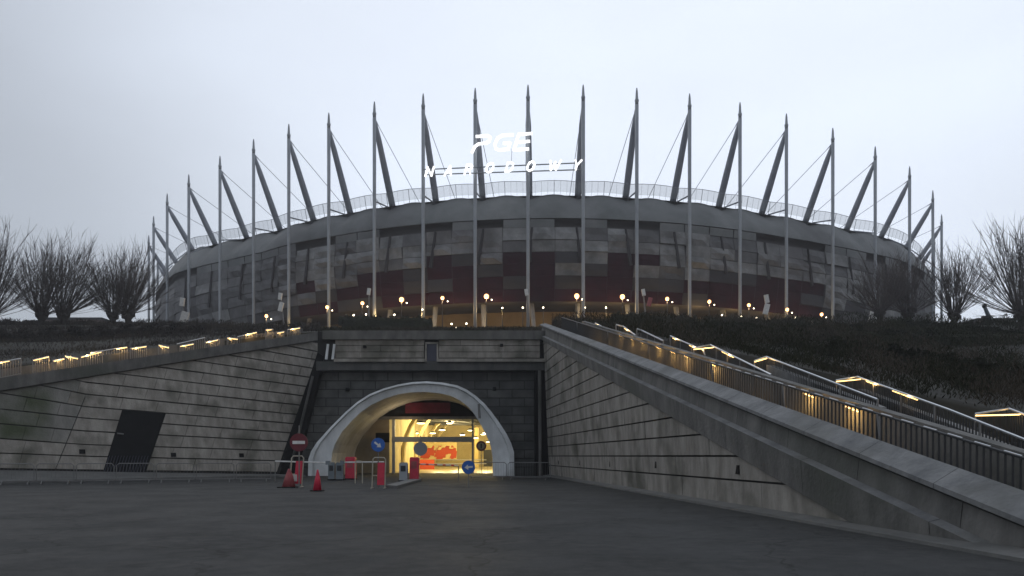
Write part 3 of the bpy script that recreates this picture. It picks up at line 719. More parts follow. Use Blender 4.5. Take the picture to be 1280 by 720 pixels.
# balustrade on the rim
wave2 = lambda i, t_: .25 * math.sin(math.pi * t_)
ringloft([(4.3, 48.1), (4.0, 50.0)], 'balustrade', M['mesh'], False, wave2)
bp_ = MB()
for i in list(range(NR)):
    k = 8 if i < nfront else 5
    for j in range(k):
        t_ = j / k; r_ = .06 if j in (0, k // 2) else .022
        if j == 0: t_ = .001
        bp_.tube([fp(i, t_, 4.6, 47.6 + wave2(i, t_)), fp(i, t_, 4.0, 50.03 + wave2(i, t_))], r_, 4, cap=False)
rows = []
bp_.tube([fp(i, t_, 4.0, 50.02 + wave2(i, t_)) for i in range(NR) for t_ in (0, .25, .5, .75)], .05, 4)
bp_.build('balustrade_posts', M['strut'], sta)
masts = list(range(nfront)) + [nfront, nfront + 1, NR - 1, NR - 2]
for i in masts:
    b0 = ring[i]; inn = inward(i); base = Vector((b0.x, b0.y, ZP - .4))
    lean = -inn * 0.0
    mb = MB(); tp = Vector((b0.x, b0.y, ZT)); q = tp - Vector((0, 0, 2.9))
    mb.tube([base, Vector((b0.x, b0.y, 30)), Vector((b0.x, b0.y, 45)), q], [.30, .30, .31, .33], 10)
    mb.tube([q, q + Vector((0, 0, .5)), q + Vector((0, 0, .6)), q + Vector((0, 0, .85)), q + Vector((0, 0, .95)), tp - Vector((0, 0, .6)), tp], [.31, .31, .36, .36, .27, .18, .09], 10)
    ms = mb.build('mast', M['mast'], sta, smooth=True)
    nd = q - Vector((0, 0, .2)); ft = fp(i, 0, 7.0, 46.6)
    st = MB(); st.tube([nd + inn * .1, nd.lerp(ft, .2), nd.lerp(ft, .6), ft], [.22, .52, .62, .6], 8); st.build('strut', M['strut'], ms, smooth=True)
    cb = MB(); n2 = q + Vector((0, 0, .0)); cb.tube([n2, n2.lerp(fp(i, 0, 19, 49.5), .08), fp(i, 0, 21, 49.5)], [.14, .055, .055], 5); cb.build('cable', M['cable'], ms)
    br_ = MB(); a = fp(i, 0, 4.6, 47.7); c_ = Vector((b0.x, b0.y, 47.4)); br_.tube([c_, a], .14, 5)
    br_.build('bracket', M['strut'], ms)
    lg_ = MB(); f0 = fp(i, .0, 2.2, ZP - .4) + Vector((1.6 if b0.x > 8 else 1.8, 0, 0)) * (-.3 if b0.x > 8 else .6); f1 = fp(i, 0, 6.5, 33)
    lg_.tube([f0, f0.lerp(f1, .5), f1], [.36, .45, .55], 8); lg_.build('leg', M['leg'], sta)

# ------------------------------------------------------------------ sign hung between masts 8 and 11
sg = thing('illuminated_sign', 'glowing white lettering on two rails between the central masts above the roof', 'sign', (-2, 133.5, 46))
m0, m1 = ring[8], ring[11]
def sp(px, py):   # point in the sign's plane (vertical plane through masts 8 and 11)
    nrm = Vector(((m1 - m0).y, -(m1 - m0).x, 0)).normalized()
    if nrm.y > 0: nrm = -nrm
    return hit(px, py, (m0 + nrm * 2.2, nrm)), nrm
for (a, c_) in (((528.5, 212), (727, 203.5)), ((528.5, 218.5), (727, 212))):
    pa, nn = sp(*a); pb, _ = sp(*c_); MB().tube([pa, pb], .11, 6).build('rail', M['signrail'], sg)
# block letters drawn as strokes; P G E with a slanted speed cut, the rest a slanted sans
GL = {
 'N': [[(0, 0), (0, 1)], [(0, 1), (.8, 0)], [(.8, 0), (.8, 1)]],
 'A': [[(0, 0), (.42, 1)], [(.42, 1), (.84, 0)], [(.16, .32), (.68, .32)]],
 'R': [[(0, 0), (0, 1)], [(0, 1), (.5, 1), (.72, .86), (.72, .66), (.5, .5), (0, .5)], [(.4, .5), (.76, 0)]],
 'O': [[(.4, 0), (.12, .12), (0, .38), (0, .62), (.12, .88), (.4, 1), (.7, .88), (.82, .62), (.82, .38), (.7, .12), (.4, 0)]],
 'D': [[(0, 0), (0, 1), (.4, 1), (.68, .84), (.78, .5), (.68, .16), (.4, 0), (0, 0)]],
 'W': [[(0, 1), (.26, 0)], [(.26, 0), (.5, .85)], [(.5, .85), (.76, 0)], [(.76, 0), (1.02, 1)]],
 'Y': [[(0, 1), (.38, .48)], [(.78, 1), (.38, .48)], [(.38, .48), (.38, 0)]],
}
def letter(strokes, orig, ux, uz, wd, hgt, shear, th, nrm, lab):
    mb = MB()
    for si, s_ in enumerate(strokes):
        for a, c_ in zip(s_, s_[1:]):
            pa = orig + ux * (a[0] * wd + a[1] * shear) + uz * (a[1] * hgt); pb = orig + ux * (c_[0] * wd + c_[1] * shear) + uz * (c_[1] * hgt)
            d = (pb - pa).normalized(); e = d.cross(nrm).normalized()
            pa = pa - d * th * .35; pb = pb + d * th * .35
            mb.prism([pa + e * th / 2, pb + e * th / 2, pb - e * th / 2, pa - e * th / 2], nrm * (.3 + .004 * si))
    return mb.build('letter', M['sign'], sg)
UX = (m1 - m0).normalized(); UZ = Vector((0, 0, 1))
for ch, (x, y) in zip('NARODOWY', ((532, 221), (556, 220), (581, 218.5), (607, 216.5), (632, 215.5), (658, 214.5), (685, 213.5), (716, 213))):
    o_, nn = sp(x, y); letter(GL[ch], o_ + nn * .15, UX, UZ, 1.35 if ch != 'W' else 1.75, 1.55, .45, .25, nn, ch)
def stroke_letter(strokes, th=.40):
    mb = MB(); nn = sp(600, 200)[1]; k = 0
    for st_ in strokes:
        pts = [sp(510 + a / 4.8, 90 + b_ / 4.8)[0] for a, b_ in st_]
        for pa, pb in zip(pts, pts[1:]):
            d = (pb - pa).normalized(); e = d.cross(nn).normalized(); pa2 = pa - d * th * .3; pb2 = pb + d * th * .3; k += 1
            mb.prism([pa2 + e * th / 2, pb2 + e * th / 2, pb2 - e * th / 2, pa2 - e * th / 2], nn * (.3 + .004 * k))
    return mb.build('letter', M['sign'], sg)
stroke_letter([[(412, 389), (480, 385), (494, 395), (488, 418), (470, 428), (424, 434), (402, 450), (386, 484)]])
stroke_letter([[(630, 379), (566, 383), (538, 400), (522, 436), (528, 462), (546, 470), (600, 466), (612, 428), (576, 430)]])
stroke_letter([[(742, 371), (664, 377), (650, 424), (636, 470), (722, 464)], [(652, 424), (728, 418)]])
# two hangers carrying the large letters
for x in (600, 640, 658):
    a, nn = sp(x, 186); c_, _ = sp(x - 1, 207); MB().tube([a, c_], .05, 4).build('hanger', M['signrail'], sg)

# ------------------------------------------------------------------ street lamps round the concourse
names = {333: 'street lamp glowing at the far left of the concourse, above the left stairs'}
LP = [(333, 395), (409, 384), (453, 379), (502, 374.5), (553, 372.5), (608, 370.5), (721, 370), (778, 371), (834, 373.5), (886.7, 377), (936, 381.5), (984, 387), (1027, 393)]
ords = ['first from the left', 'second from the left', 'third from the left', 'fourth from the left', 'fifth from the left', 'sixth from the left', 'seventh from the left, right of the tallest mast', 'eighth from the left', 'ninth from the left', 'fifth from the right', 'third from the right', 'second from the right', 'rightmost']
ords[9] = 'fourth from the right'
for k, (x, y) in enumerate(LP):
    Y = 124 + (abs(x - 660) / 360) ** 2 * 14; c_ = P(x, y, Y)
    zb = 21.6
    lp = thing('street_lamp', 'warm street lamp below the stadium facade, ' + ords[k], 'street lamp', (c_.x, Y, zb), 'street lamps along the concourse')
    MB().tube([(c_.x, Y, zb), (c_.x, Y, c_.z - .3)], [.09, .06], 8).build('post', M['bar'], lp)
    sz = .40 if k in (3, 5, 6, 7) else .30
    MB().sphere(c_, sz, 10).build('lamp_head', M['globe'], lp)
    MB().tube([(c_.x, Y, c_.z), (c_.x + .8, Y, c_.z - .5)], .04, 5).build('arm', M['bar'], lp)
    MB().sphere((c_.x + .85, Y, c_.z - .55), .1, 8).build('lamp_head', M['ledw'], lp)
    lamp_light('lamp_light', (c_.x, Y - .1, c_.z - .6), 120, (1, .62, .3), .2, lp)
    lamp_light('lamp_light', (c_.x + 1, Y + 9, c_.z - 1.0), 420, (1, .66, .28), .3, lp)
# small wall / bollard lamps
BL = [(442, 394, 128), (457.5, 393, 127), (493, 393.5, 128), (528, 387, 134), (564.5, 405, 120), (583, 404.5, 120), (569.5, 410, 112), (628, 385, 132), (653.5, 384.5, 132), (679, 384.5, 132), (731, 384.5, 133), (757.5, 384.5, 133), (902.5, 394, 130), (926.5, 395.5, 130), (945.5, 397.5, 131), (994, 397, 134), (1087.5, 408, 112)]
for k, (x, y, Y) in enumerate(BL):
    c_ = P(x, y, Y); zb = min(c_.z - .9, ZP if Y > 124 else hill_at(x, .9).z)
    lab = 'small bollard lamp on the slope, %s' % (['first dot of light from the left', 'close beside the post of a street lamp at left', 'third dot of light from the left', 'just left of the mast that carries the sign', 'left one of the pair low above the tunnel', 'right one of the pair low above the tunnel', 'lowest one, under the pair above the tunnel', 'left one of three left of the tallest mast', 'middle one of three beside the tallest mast', 'right one of three beside the tallest mast', 'left one of two right of the stair top', 'right one of two beyond the stair top', 'first one above the right slope', 'second one above the right slope', 'third one above the right slope', 'fourth one above the right slope', 'lone one on the crest before the bare trees'][k])
    b_ = thing('bollard_lamp', lab, 'bollard lamp', (c_.x, Y, zb), 'small lamps on the slope')
    MB().tube([(c_.x, Y, zb), (c_.x, Y, c_.z - .1)], .07, 6).build('post', M['bar'], b_)
    MB().sphere(c_, .14, 8).build('lamp_head', M['ledw'], b_)

# ------------------------------------------------------------------ tilted poles with white floodlight boxes
FP = [(229, 378, 232, 397, 118), (351, 371, 352, 384, 120), (461.5, 365, 462, 369, 124), (658, 366, 659, 369, 124), (804, 366, 811.5, 378, 124), (957.5, 374, 957, 387, 122), (1088.5, 378, 1090, 397, 116)]
fl = ['leftmost pole with two white boxes, in front of the stadium edge', 'slim pole with two small white boxes above the left stairs', 'tilted pole with one narrow white box left of the sign', 'pole with a white box beside the tallest central mast', 'leaning pole with white and pink boxes behind the stair top', 'leaning pole with two white boxes above the right slope', 'pole with tilted white boxes before the bare trees at right']
for k, (xa, ya, xb, yb, Y) in enumerate(FP):
    a = P(xa, ya, Y); c_ = P(xb, yb, Y); s_ = .85 if k in (0, 5, 6) else .7
    ft = Vector((c_.x + (.5 if k % 2 else -.2), Y, 20.8))
    fo = thing('floodlight_pole', fl[k], 'floodlight pole', ft, 'poles with white boxes')
    MB().tube([ft, a], .12, 6).build('pole', M['leg'], fo)
    rot = Matrix.Rotation(R(8 if k < 3 else -10), 3, 'Y')
    MB().box(a - Vector((0, .3, 0)), (.75 * s_, .4, 1.5 * s_), rot=rot).build('box', M['white'], fo)
    if k not in (2, 3):
        MB().box(c_ - Vector((0, .35, 0)), (1.3 * s_ if k in (0, 6) else .9 * s_, .4, 2.0 * s_), rot=Matrix.Rotation(R(14), 3, 'Y')).build('box', M['white'] if k != 4 else M['redd'], fo)
# leaning camera pole with cabinet, far right
cpz = P(1238, 408, 104)
fo = thing('camera_pole', 'leaning pole with a dark round head and cabinet against the right sky', 'pole', cpz)
MB().tube([P(1241, 408, 104), P(1231, 384, 104)], [.35, .22], 8).build('pole', M['grey'], fo)
MB().sphere(P(1230.5, 382.5, 104), .32, 8).build('head', M['black'], fo)
MB().box(P(1232, 401, 103.5), (.95, .5, 1.3)).build('cabinet', M['bar'], fo)
fb = thing('distant_building', 'low reddish building on the skyline beyond the right slope', 'building', (X(1240, 160), 160, 22))
MB().box((X(1246, 160), 165, 25), (X(1270, 160) - X(1222, 160), 10, Z(401, 160) * 2 - 50)).build('wall', M['farwall'], fb)
MB().box((X(1246, 160), 165, Z(401, 160) + .3), (X(1272, 160) - X(1221, 160), 10.5, .5)).build('roof', M['bar'], fb)
fb = thing('distant_building', 'long low pale building on the skyline beyond the left willows', 'building', (X(95, 170), 170, 22))
MB().box((X(95, 170), 175, 26), (X(130, 170) - X(60, 170), 12, (Z(400.5, 170) - 26) * 2)).build('wall', M['farwall'], fb)
MB().box((X(95, 170), 175, Z(400.5, 170) + .2), (X(131, 170) - X(59, 170), 12.5, .5)).build('roof', M['bar'], fb)

# ------------------------------------------------------------------ pollard willows
def willow(kx, ky, Y, H, label, seed, lean=.25, spread=1.0, n=115, low=False):
    r = random.Random(seed); k = P(kx, ky, Y); base = Vector((k.x - .15, Y, k.z - 3.0))
    t = thing('pollard_willow', label, 'tree', base, 'bare pollard willows')
    tm = MB(); tm.tube([base, base.lerp(k, .5) + Vector((.08, 0, 0)), k - Vector((0, 0, .7)), k - Vector((0, 0, .15)), k + Vector((0, 0, .35))], [.42, .36, .42, .8, .5], 9)
    for i in range(9):
        a = r.uniform(0, 6.28); c_ = k + Vector((math.cos(a) * .62, math.sin(a) * .5, r.uniform(-.35, .4))); tm.sphere(c_, r.uniform(.25, .42), 6)
    tm.build('trunk', M['bark'], t, smooth=True)
    bm = MB()
    for i in range(n):
        a = r.uniform(0, 6.28); tl = abs(r.gauss(0, .55)) * spread
        if r.random() < .2: tl = r.uniform(.6, 1.25) * spread
        d = Vector((math.cos(a) * math.sin(tl) + lean * .4, math.sin(a) * math.sin(tl), math.cos(tl))).normalized()
        s0 = k + Vector((math.cos(a) * .5, math.sin(a) * .4, r.uniform(-.1, .35)))
        ln_ = H * r.uniform(.55, 1.05) * (1 - .3 * tl) * .93; pts = [s0]; seg = 5; cur = Vector(d)
        for j in range(seg):
            cur = (cur + Vector((lean * .03 + r.gauss(0, .06), r.gauss(0, .06), .06))).normalized(); pts.append(pts[-1] + cur * ln_ / seg)
        r0 = r.uniform(.03, .062); bm.tube(pts, [r0, r0 * .85, r0 * .7, r0 * .5, r0 * .35, .012], 4, cap=False)
        for q in range(r.randint(8, 13)):
            j = r.randint(2, seg - 1); u = r.random(); b0 = pts[j].lerp(pts[j + 1], u)
            dd = (cur + Vector((r.gauss(0, .33), r.gauss(0, .33), r.gauss(0, .15)))).normalized(); l2 = r.uniform(.8, 2.6)
            bm.tube([b0, b0 + dd * l2 * .5, b0 + (dd + Vector((0, 0, .1))) * l2], [.022, .017, .007], 3, cap=False)
    bm.build('branches', M['branch'], t)
willow(-14, 396, 98, 12.5, 'bare willow cut off by the left edge of the view', 1, .5)
willow(52, 394, 104, 11.2, 'bare pollard willow second from the left, beside its leaning neighbour', 2, .28)
willow(79, 394.5, 104, 12.2, 'bare willow third from the left with rods leaning right', 3, .6)
willow(141, 393.5, 106, 9.2, 'small bare willow left one of the close pair near the stadium', 4, .1, 1.0)
willow(160, 393.5, 106, 10.8, 'bare willow nearest the left end of the stadium', 5, .45, 1.15)
willow(1100, 390, 104, 8.5, 'bare bushy willow standing before the facade, leftmost of those at right', 7, 0, 1.2, 90)
willow(1135, 392, 106, 8.6, 'bare dark willow before the right end of the facade', 8, 0, 1.1, 90)
willow(1193, 394, 106, 10.6, 'bare willow alone against sky just right of the stadium', 9, .02, .95)
willow(1277, 393, 92, 13.2, 'tall spreading bare willow at the right edge of the view', 10, -.25, 1.25, 130)
willow(1335, 392, 96, 12, 'bare willow beyond the right edge, only its rods reaching in', 14, -.45, 1.1, 110)

# ------------------------------------------------------------------ stairs and rails
def rail(label, pts, h=1.0, infill=None, led=(), lowrail=True, post=2.0, rr=.03, mt='rail', barmt='bar', grp=None, light=0):
    """a handrail: top rail through pts, posts, optional bars and LED strips [(t0,t1)] along the length"""
    pts = [Vector(p) for p in pts]
    L_ = [0]
    for a, c_ in zip(pts, pts[1:]): L_.append(L_[-1] + (c_ - a).length)
    def at(s_):
        for i in range(len(pts) - 1):
            if s_ <= L_[i + 1] or i == len(pts) - 2: return pts[i].lerp(pts[i + 1], (s_ - L_[i]) / max(1e-6, L_[i + 1] - L_[i]))
    t = thing('handrail', label, 'handrail', pts[0] - Vector((0, 0, h)), grp)
    MB().tube(pts, rr, 6).build('top_rail', M[mt], t)
    if lowrail: MB().tube([p - Vector((0, 0, h * .88)) for p in pts], rr * .7, 5).build('bottom_rail', M[barmt], t)
    k = max(2, int(L_[-1] / post) + 1)
    for i in range(k):
        p = at(L_[-1] * i / (k - 1)); MB().tube([p, p - Vector((0, 0, h))], rr * .9, 6).build('post', M[mt if mt != 'rail' else 'barlit'], t)
    if infill:
        ib = MB(); k = int(L_[-1] / infill)
        for i in range(1, k):
            p = at(L_[-1] * i / k); ib.tube([p - Vector((0, 0, .05)), p - Vector((0, 0, h * .88))], rr * .55, 4, cap=False)
        ib.build('bars', M[barmt], t)
    for (a, c_) in led:
        a, c_ = a * L_[-1], c_ * L_[-1]; p, q_ = at(a), at(c_)
        MB().tube([p - Vector((0, .01, rr + .012)), q_ - Vector((0, .01, rr + .012))], max(.018, rr * .6), 5).build('light_strip', M['led'], t)
        if light: lamp_light('strip_light', (p + q_) / 2 + Vector((-.1, -.25, -.12)), light, (1, .6, .22), .06, t)
    return t
GR = 'handrails on the stairs right of the tunnel'
# near balustrade along the parapet (long dark bars)
A0 = Vector((RX(54, zl(54)) + .6, 54, zl(54) + 1.95)); A1 = Vector((RX(12.4, zl(12.4)) + .6, 12.4, zl(12.4) + 2.22)); A2 = A1 + (A1 - A0) * .09
tA = thing('balustrade', 'long dark barred balustrade running down behind the parapet right of the tunnel', 'balustrade', A1 - Vector((0, 0, 1)))
tb = MB(); ib = MB(); cap_ = MB(); Lg = (A2 - A0).length; nb_ = int(Lg / .17)
bb = MB(); dbar = 1.15
for i in range(nb_):
    p = A0 + (A2 - A0) * i / nb_; ib.box(p - Vector((0, 0, dbar / 2)), (.034, .02, dbar))
ib_o = ib.build('bars', M['bar'], tA); 
tb.tube([A0, A2], .028, 6); tb.build('top_rail', M['bar'], tA)
nk = int(Lg / .7)
for i in range(nk):
    p = A0 + (A2 - A0) * (i / nk); q_ = A0 + (A2 - A0) * ((i + .55) / nk)
    if p.y < 26: MB().tube([p + Vector((-.03, -.02, .03)), q_ + Vector((-.03, -.02, .03))], .015, 5).build('rail_clip', M['rail'], tA)
for t_ in (.12, .3, .46, .62, .735, .83, .92):
    p = A0 + (A2 - A0) * t_; MB().tube([p, p - Vector((-.1, .0, dbar))], .04, 6).build('post', M['barlit'], tA)
# concrete stair wall behind the balustrade that catches the strip lights
def stair_pt(Y, off, dz): return Vector((RX(Y, zl(Y)) + off, Y, zl(Y) + dz))
def wall_Y(px, off):
    kx = (px - 640) / F; Y = 30.0
    for _ in range(30): Y = (RX(Y, zl(Y)) + off) / kx
    return Y
Ya, Yb = wall_Y(775, 1.6), wall_Y(1066, 1.6); za_, zb_ = Z(417, Ya), Z(505.5, Yb)
def swz(Y): return zb_ + (za_ - zb_) * (Y - Yb) / (Ya - Yb)
sw = MB(); rows = [[], [], [], []]
for Y in [52, 48, 44, 40, 36, 32, 28, 24, 20, 16, 12.5]:
    x = RX(Y, zl(Y)); z = swz(Y) + .06
    rows[0].append((x + 1.6, Y, zl(Y) + .1)); rows[1].append((x + 1.6, Y, z)); rows[2].append((x + 1.85, Y, z)); rows[3].append((x + 1.85, Y, zl(Y) + .1))
sw.loft(rows); tag(sw.build('stair_wall', M['coping_dark']), 'low concrete wall between the stair flights behind the dark balustrade', 'wall')
# stairs proper
stp = MB(); Y = 56.0
while Y > 10:
    z = zl(Y) + .55; x0 = RX(Y, zl(Y)) + .75
    stp.box((x0 + 3.2, Y - .31, z - .35), (6.2, .62, .85)); Y -= .62
structure(stp.build('stairs', M['pave']))
patch = [(775, 425), (790, 436), (803, 440.5), (823, 448), (841, 455.5), (858, 458.5), (892, 468.5), (1012, 508.5), (1066, 520)]
for k, (x, y) in enumerate(patch):
    Y = wall_Y(x, 1.55); s_ = .28 + Y * .004; z = swz(Y) - .10
    lt_ = thing('stair_light', 'warm light strip on the stair wall, ' + ['topmost of the row', 'second from the top', 'third from the top', 'fourth from the top', 'fifth from the top', 'sixth from the top', 'seventh from the top', 'second from the bottom behind thick bars', 'bottom one of the row behind the bars'][k], 'stair light', (RX(Y, zl(Y)) + 1.55, Y, z), 'strip lights on the right stair wall')
    MB().tube([(RX(Y, zl(Y)) + 1.53, Y + s_, z + .2415 * s_), (RX(Y, zl(Y)) + 1.53, Y - s_, z - .2415 * s_)], .016, 6).build('light_strip', M['led'], lt_)
    MB().box((RX(Y, zl(Y)) + 1.56, Y, z + .05), (.08, 2 * s_, .05), rot=Matrix.Rotation(math.atan(.2415), 3, 'X')).build('housing', M['barlit'], lt_)
    lamp_light('strip_light', (RX(Y, zl(Y)) + 1.3, Y, z - .12), 22 if k > 6 else 32, (1, .58, .18), .05, lt_)
RL = [
 ('short handrail at the very top of the right stairs', [(712, 402, 56), (726, 409, 52)], [(0.1, .3), (.8, 1)], None),
 ('second short handrail from the top of the right stairs', [(744, 404, 52), (757, 410.5, 48)], [(0, .3), (.6, .9)], None),
 ('third handrail from the top of the right stairs', [(770, 406, 49), (779, 408, 49), (794, 419, 45)], [(.2, .5)], .16),
 ('pale handrail above the row of warm lights, fourth from the top', [(796, 411, 48), (802, 413, 48), (829, 426, 42)], [], .16),
 ('handrail with a lit upper end, fifth from the top', [(838, 420, 43), (879, 438, 36.5), (881, 444, 36.5)], [(.08, .2), (.6, .75)], .14),
 ('handrail with a bright lit landing strip, middle of the right stairs', [(867, 435.5, 37), (888, 431, 37), (964, 468.5, 27)], [(.0, .14), (.3, .5)], .14),
 ('long handrail with short lit landing end, below the shrub slope', [(943, 451, 30.5), (958, 446, 30), (1097, 499.5, 21.5)], [(.0, .07)], .14),
 ('handrail with three lit strips in front of the dark hedges', [(1045, 475.5, 27), (1072, 471, 26.6), (1186, 512, 20), (1300, 557, 16.5)], [(.0, .09), (.14, .22), (.34, .5)], .14),
 ('lowest handrail at the right edge with a bright lit landing strip', [(1219, 517.5, 20.5), (1262, 511, 20), (1350, 545, 16.5)], [(.0, .32)], .14)]
for lab, pts, led, inf in RL:
    pts = [P(*p) for p in pts]
    Y = sum(p.y for p in pts) / len(pts)
    rail(lab, pts, 1.05, inf, led, rr=.022 + Y * .0005, grp=GR, light=5 if Y > 30 else 3)
# pale solid strings under the three lowest flights
for lab, q_ in (('pale sloping concrete string below the middle right handrail', [(958, 456, 29.9), (1097, 509, 21.6)]), ('concrete string below the long lit handrail at right', [(1072, 486, 26.7), (1186, 530, 20.2), (1280, 568, 17)]), ('short pale string at the landing in the middle of the right stairs', [(881, 450, 36.8), (905, 459, 34)])):
    mb = MB(); q2 = [P(*p) for p in q_]; rows = [q2, [p + Vector((.25, 0, 0)) for p in q2], [p + Vector((.25, 0, -.55)) for p in q2], [p + Vector((0, 0, -.55)) for p in q2]]
    mb.loft(rows + [rows[0]]); mb.face([r_[0] for r_ in rows]); mb.face([r_[-1] for r_ in rows][::-1])
    tag(mb.build('stair_string', M['coping']), lab, 'stair string')

# left stair rails
GLf = 'handrails on the stairs left of the tunnel'
LR = [((0, 452.7), (26, 448), [(0, .45)]), ((41, 450), (61, 445.5), [(0, 1)]), ((66, 451), (81, 448), [(0.1, 1)]), ((81, 444.6), (97.5, 447.8), [(0, 1)]), ((101, 446), (128, 439), [(.0, .95)]), ((113, 441), (159, 433.5), [(0, .3), (.7, 1)]), ((163, 435.5), (183, 432.5), [(.1, 1)]), ((198, 431), (211, 434.2), [(0, 1)]), ((221, 430), (256, 422), []), ((225, 432.5), (242, 429.5), [(0, 1)]), ((256, 428), (274, 424), [(.1, .9)]), ((284, 422), (297, 423.6), [(0, 1)]), ((297, 421), (321, 415), [(.4, 1)]), ((332, 412), (341, 411.6), [(0, .8)]), ((346, 416), (355, 414.4), [(0, 1)]), ((359.5, 412), (375, 409.5), [(.2, 1)])]
lbl = ['cut by the left edge', 'second from the left edge', 'short one third from the left edge', 'tilted downhill, first of the backward-sloping ones', 'with many lit bars, fifth from the left', 'long one with a lit lower end', 'with lit bars, seventh from the left', 'tilted downhill, second of the backward-sloping ones', 'long unlit one near the middle', 'short lit one under the long unlit rail', 'lit one eleventh from the left', 'tilted downhill, third of the backward-sloping ones', 'with a lit upper end below the stadium edge', 'short flat one near the stair top', 'tiny lit one near the stair top', 'topmost one beside the tunnel wall']
for k, (a, c_, led) in enumerate(LR):
    xm = (a[0] + c_[0]) / 2; tp = left_top(xm); Yl = tp.y + 1.6 + (1.5 if k in (5, 8, 12) else 0)
    pa, pb = P(a[0], a[1], Yl - .3), P(c_[0], c_[1], Yl + .8)
    hgt = max(.5, min(1.1, pa.z - left_top(a[0]).z + .9))
    rail('warm lit handrail over the left wall, ' + lbl[k], [pa, pb], hgt, .16, led, rr=.035, barmt='barlit', grp=GLf, light=16)
# back wall of the left stairs, the lit surface behind the bars
lw = MB(); r0, r1, r2, r3 = [], [], [], []
for x in (-260, -100, 0, 60, 120, 180, 240, 300, 360, 404):
    a = left_top(x) - ln * 3.4; a.z = left_top(x).z; h = .75
    r0.append(a - Vector((0, 0, .8))); r1.append(a + Vector((0, 0, h))); r2.append(a + Vector((0, .3, h))); r3.append(a + Vector((0, .3, -.8)))
lw.loft([r0, r1, r2, r3]); tag(lw.build('stair_wall', M['coping_dark']), 'low concrete wall behind the lit handrails of the left stairs', 'wall')
dk = MB(); r0, r1 = [], []
for x in (-260, -100, 0, 100, 200, 300, 404):
    a = left_top(x) - Vector((0, 0, .5)); r0.append(a - ln * .9); r1.append(a - ln * 3.5)
dk.loft([r0, r1]); structure(dk.build('stairs_left', M['pave']))

# ------------------------------------------------------------------ road furniture
def gy(py): return EYE * F / (py - HOR)
def disc(mb, c_, r_, y_, n=28, mi=0, th=.03, sx=1): mb.prism([(c_.x + math.cos(2 * math.pi * k / n) * r_ * sx, y_, c_.z + math.sin(2 * math.pi * k / n) * r_) for k in range(n)], (0, th, 0), mi); return mb
def arrow(mb, c_, s_, ang, y_):
    pts = [(-.8, .17), (.05, .17), (.05, .5), (.75, 0), (.05, -.5), (.05, -.17), (-.8, -.17)]
    ca, sa = math.cos(ang), math.sin(ang)
    mb.prism([(c_.x + (x * ca - z * sa) * s_, y_, c_.z + (x * sa + z * ca) * s_) for x, z in pts], (0, .012, 0))
# no entry sign
c_ = P(373.5, 553, 34)
t = thing('no_entry_sign', 'dark red no entry sign with white bar on a post at the far left', 'road sign', (c_.x, 34.1, 0))
MB().tube([(c_.x, 34.06, 0), (c_.x, 34.06, c_.z + .75)], .03, 8).build('post', M['galv'], t)
f_ = disc(MB(), c_, .40, 34).build('disc', M['signred'], t); MB().box((c_.x, 33.985, c_.z), (.55, .014, .14)).build('bar', M['white'], f_)
# blue arrow signs
for (x, y, Y, ang, lab) in ((472.5, 556, 36, R(-38), 'round blue sign with white arrow pointing down right, over the red board'), (585.5, 584, 37, R(186), 'round blue sign with white arrow pointing left, low on the crowd barrier')):
    c_ = P(x, y, Y); t = thing('direction_sign', lab, 'road sign', (c_.x, Y, 0), 'round blue arrow signs')
    if Y == 36: MB().tube([(c_.x, Y + .07, 0), (c_.x, Y + .07, c_.z + .2)], .03, 8).build('post', M['galv'], t)
    else: MB().tube([(c_.x, Y + .07, 0), (c_.x, Y + .07, c_.z + .2)], .025, 8).build('post', M['galv'], t)
    f_ = disc(MB(), c_, .325, Y).build('disc', M['blue'], t)
    ar = MB(); arrow(ar, c_, .26, ang, Y - .014); ar.build('arrow', M['white'], f_)
# round signs in the tunnel mouth
c_ = P(525.5, 561, 62); t = thing('round_sign', 'grey back of a round sign hanging in the tunnel mouth', 'road sign', c_)
disc(MB(), c_, .56, 62).build('disc', M['mast'], t); MB().tube([(c_.x, 62.06, c_.z), (c_.x, 62.06, Z(546, YG) * 1.0)], .03, 6).build('hanger', M['mast'], t)
c_ = P(601.5, 557.5, 60.5); t = thing('prohibition_sign', 'round red ringed sign at the right inside of the tunnel mouth', 'road sign', (c_.x, 60.6, 0))
f_ = disc(MB(), c_, .40, 60.5).build('disc', M['signred'], t); i_ = disc(MB(), c_, .27, 60.48, th=.015).build('field', M['tan'], f_)
MB().box((c_.x, 60.46, c_.z), (.09, .012, .38)).build('mark', M['black'], f_)
MB().tube([(c_.x, 60.57, 0), (c_.x, 60.57, c_.z + .2)], .03, 6).build('post', M['galv'], t)

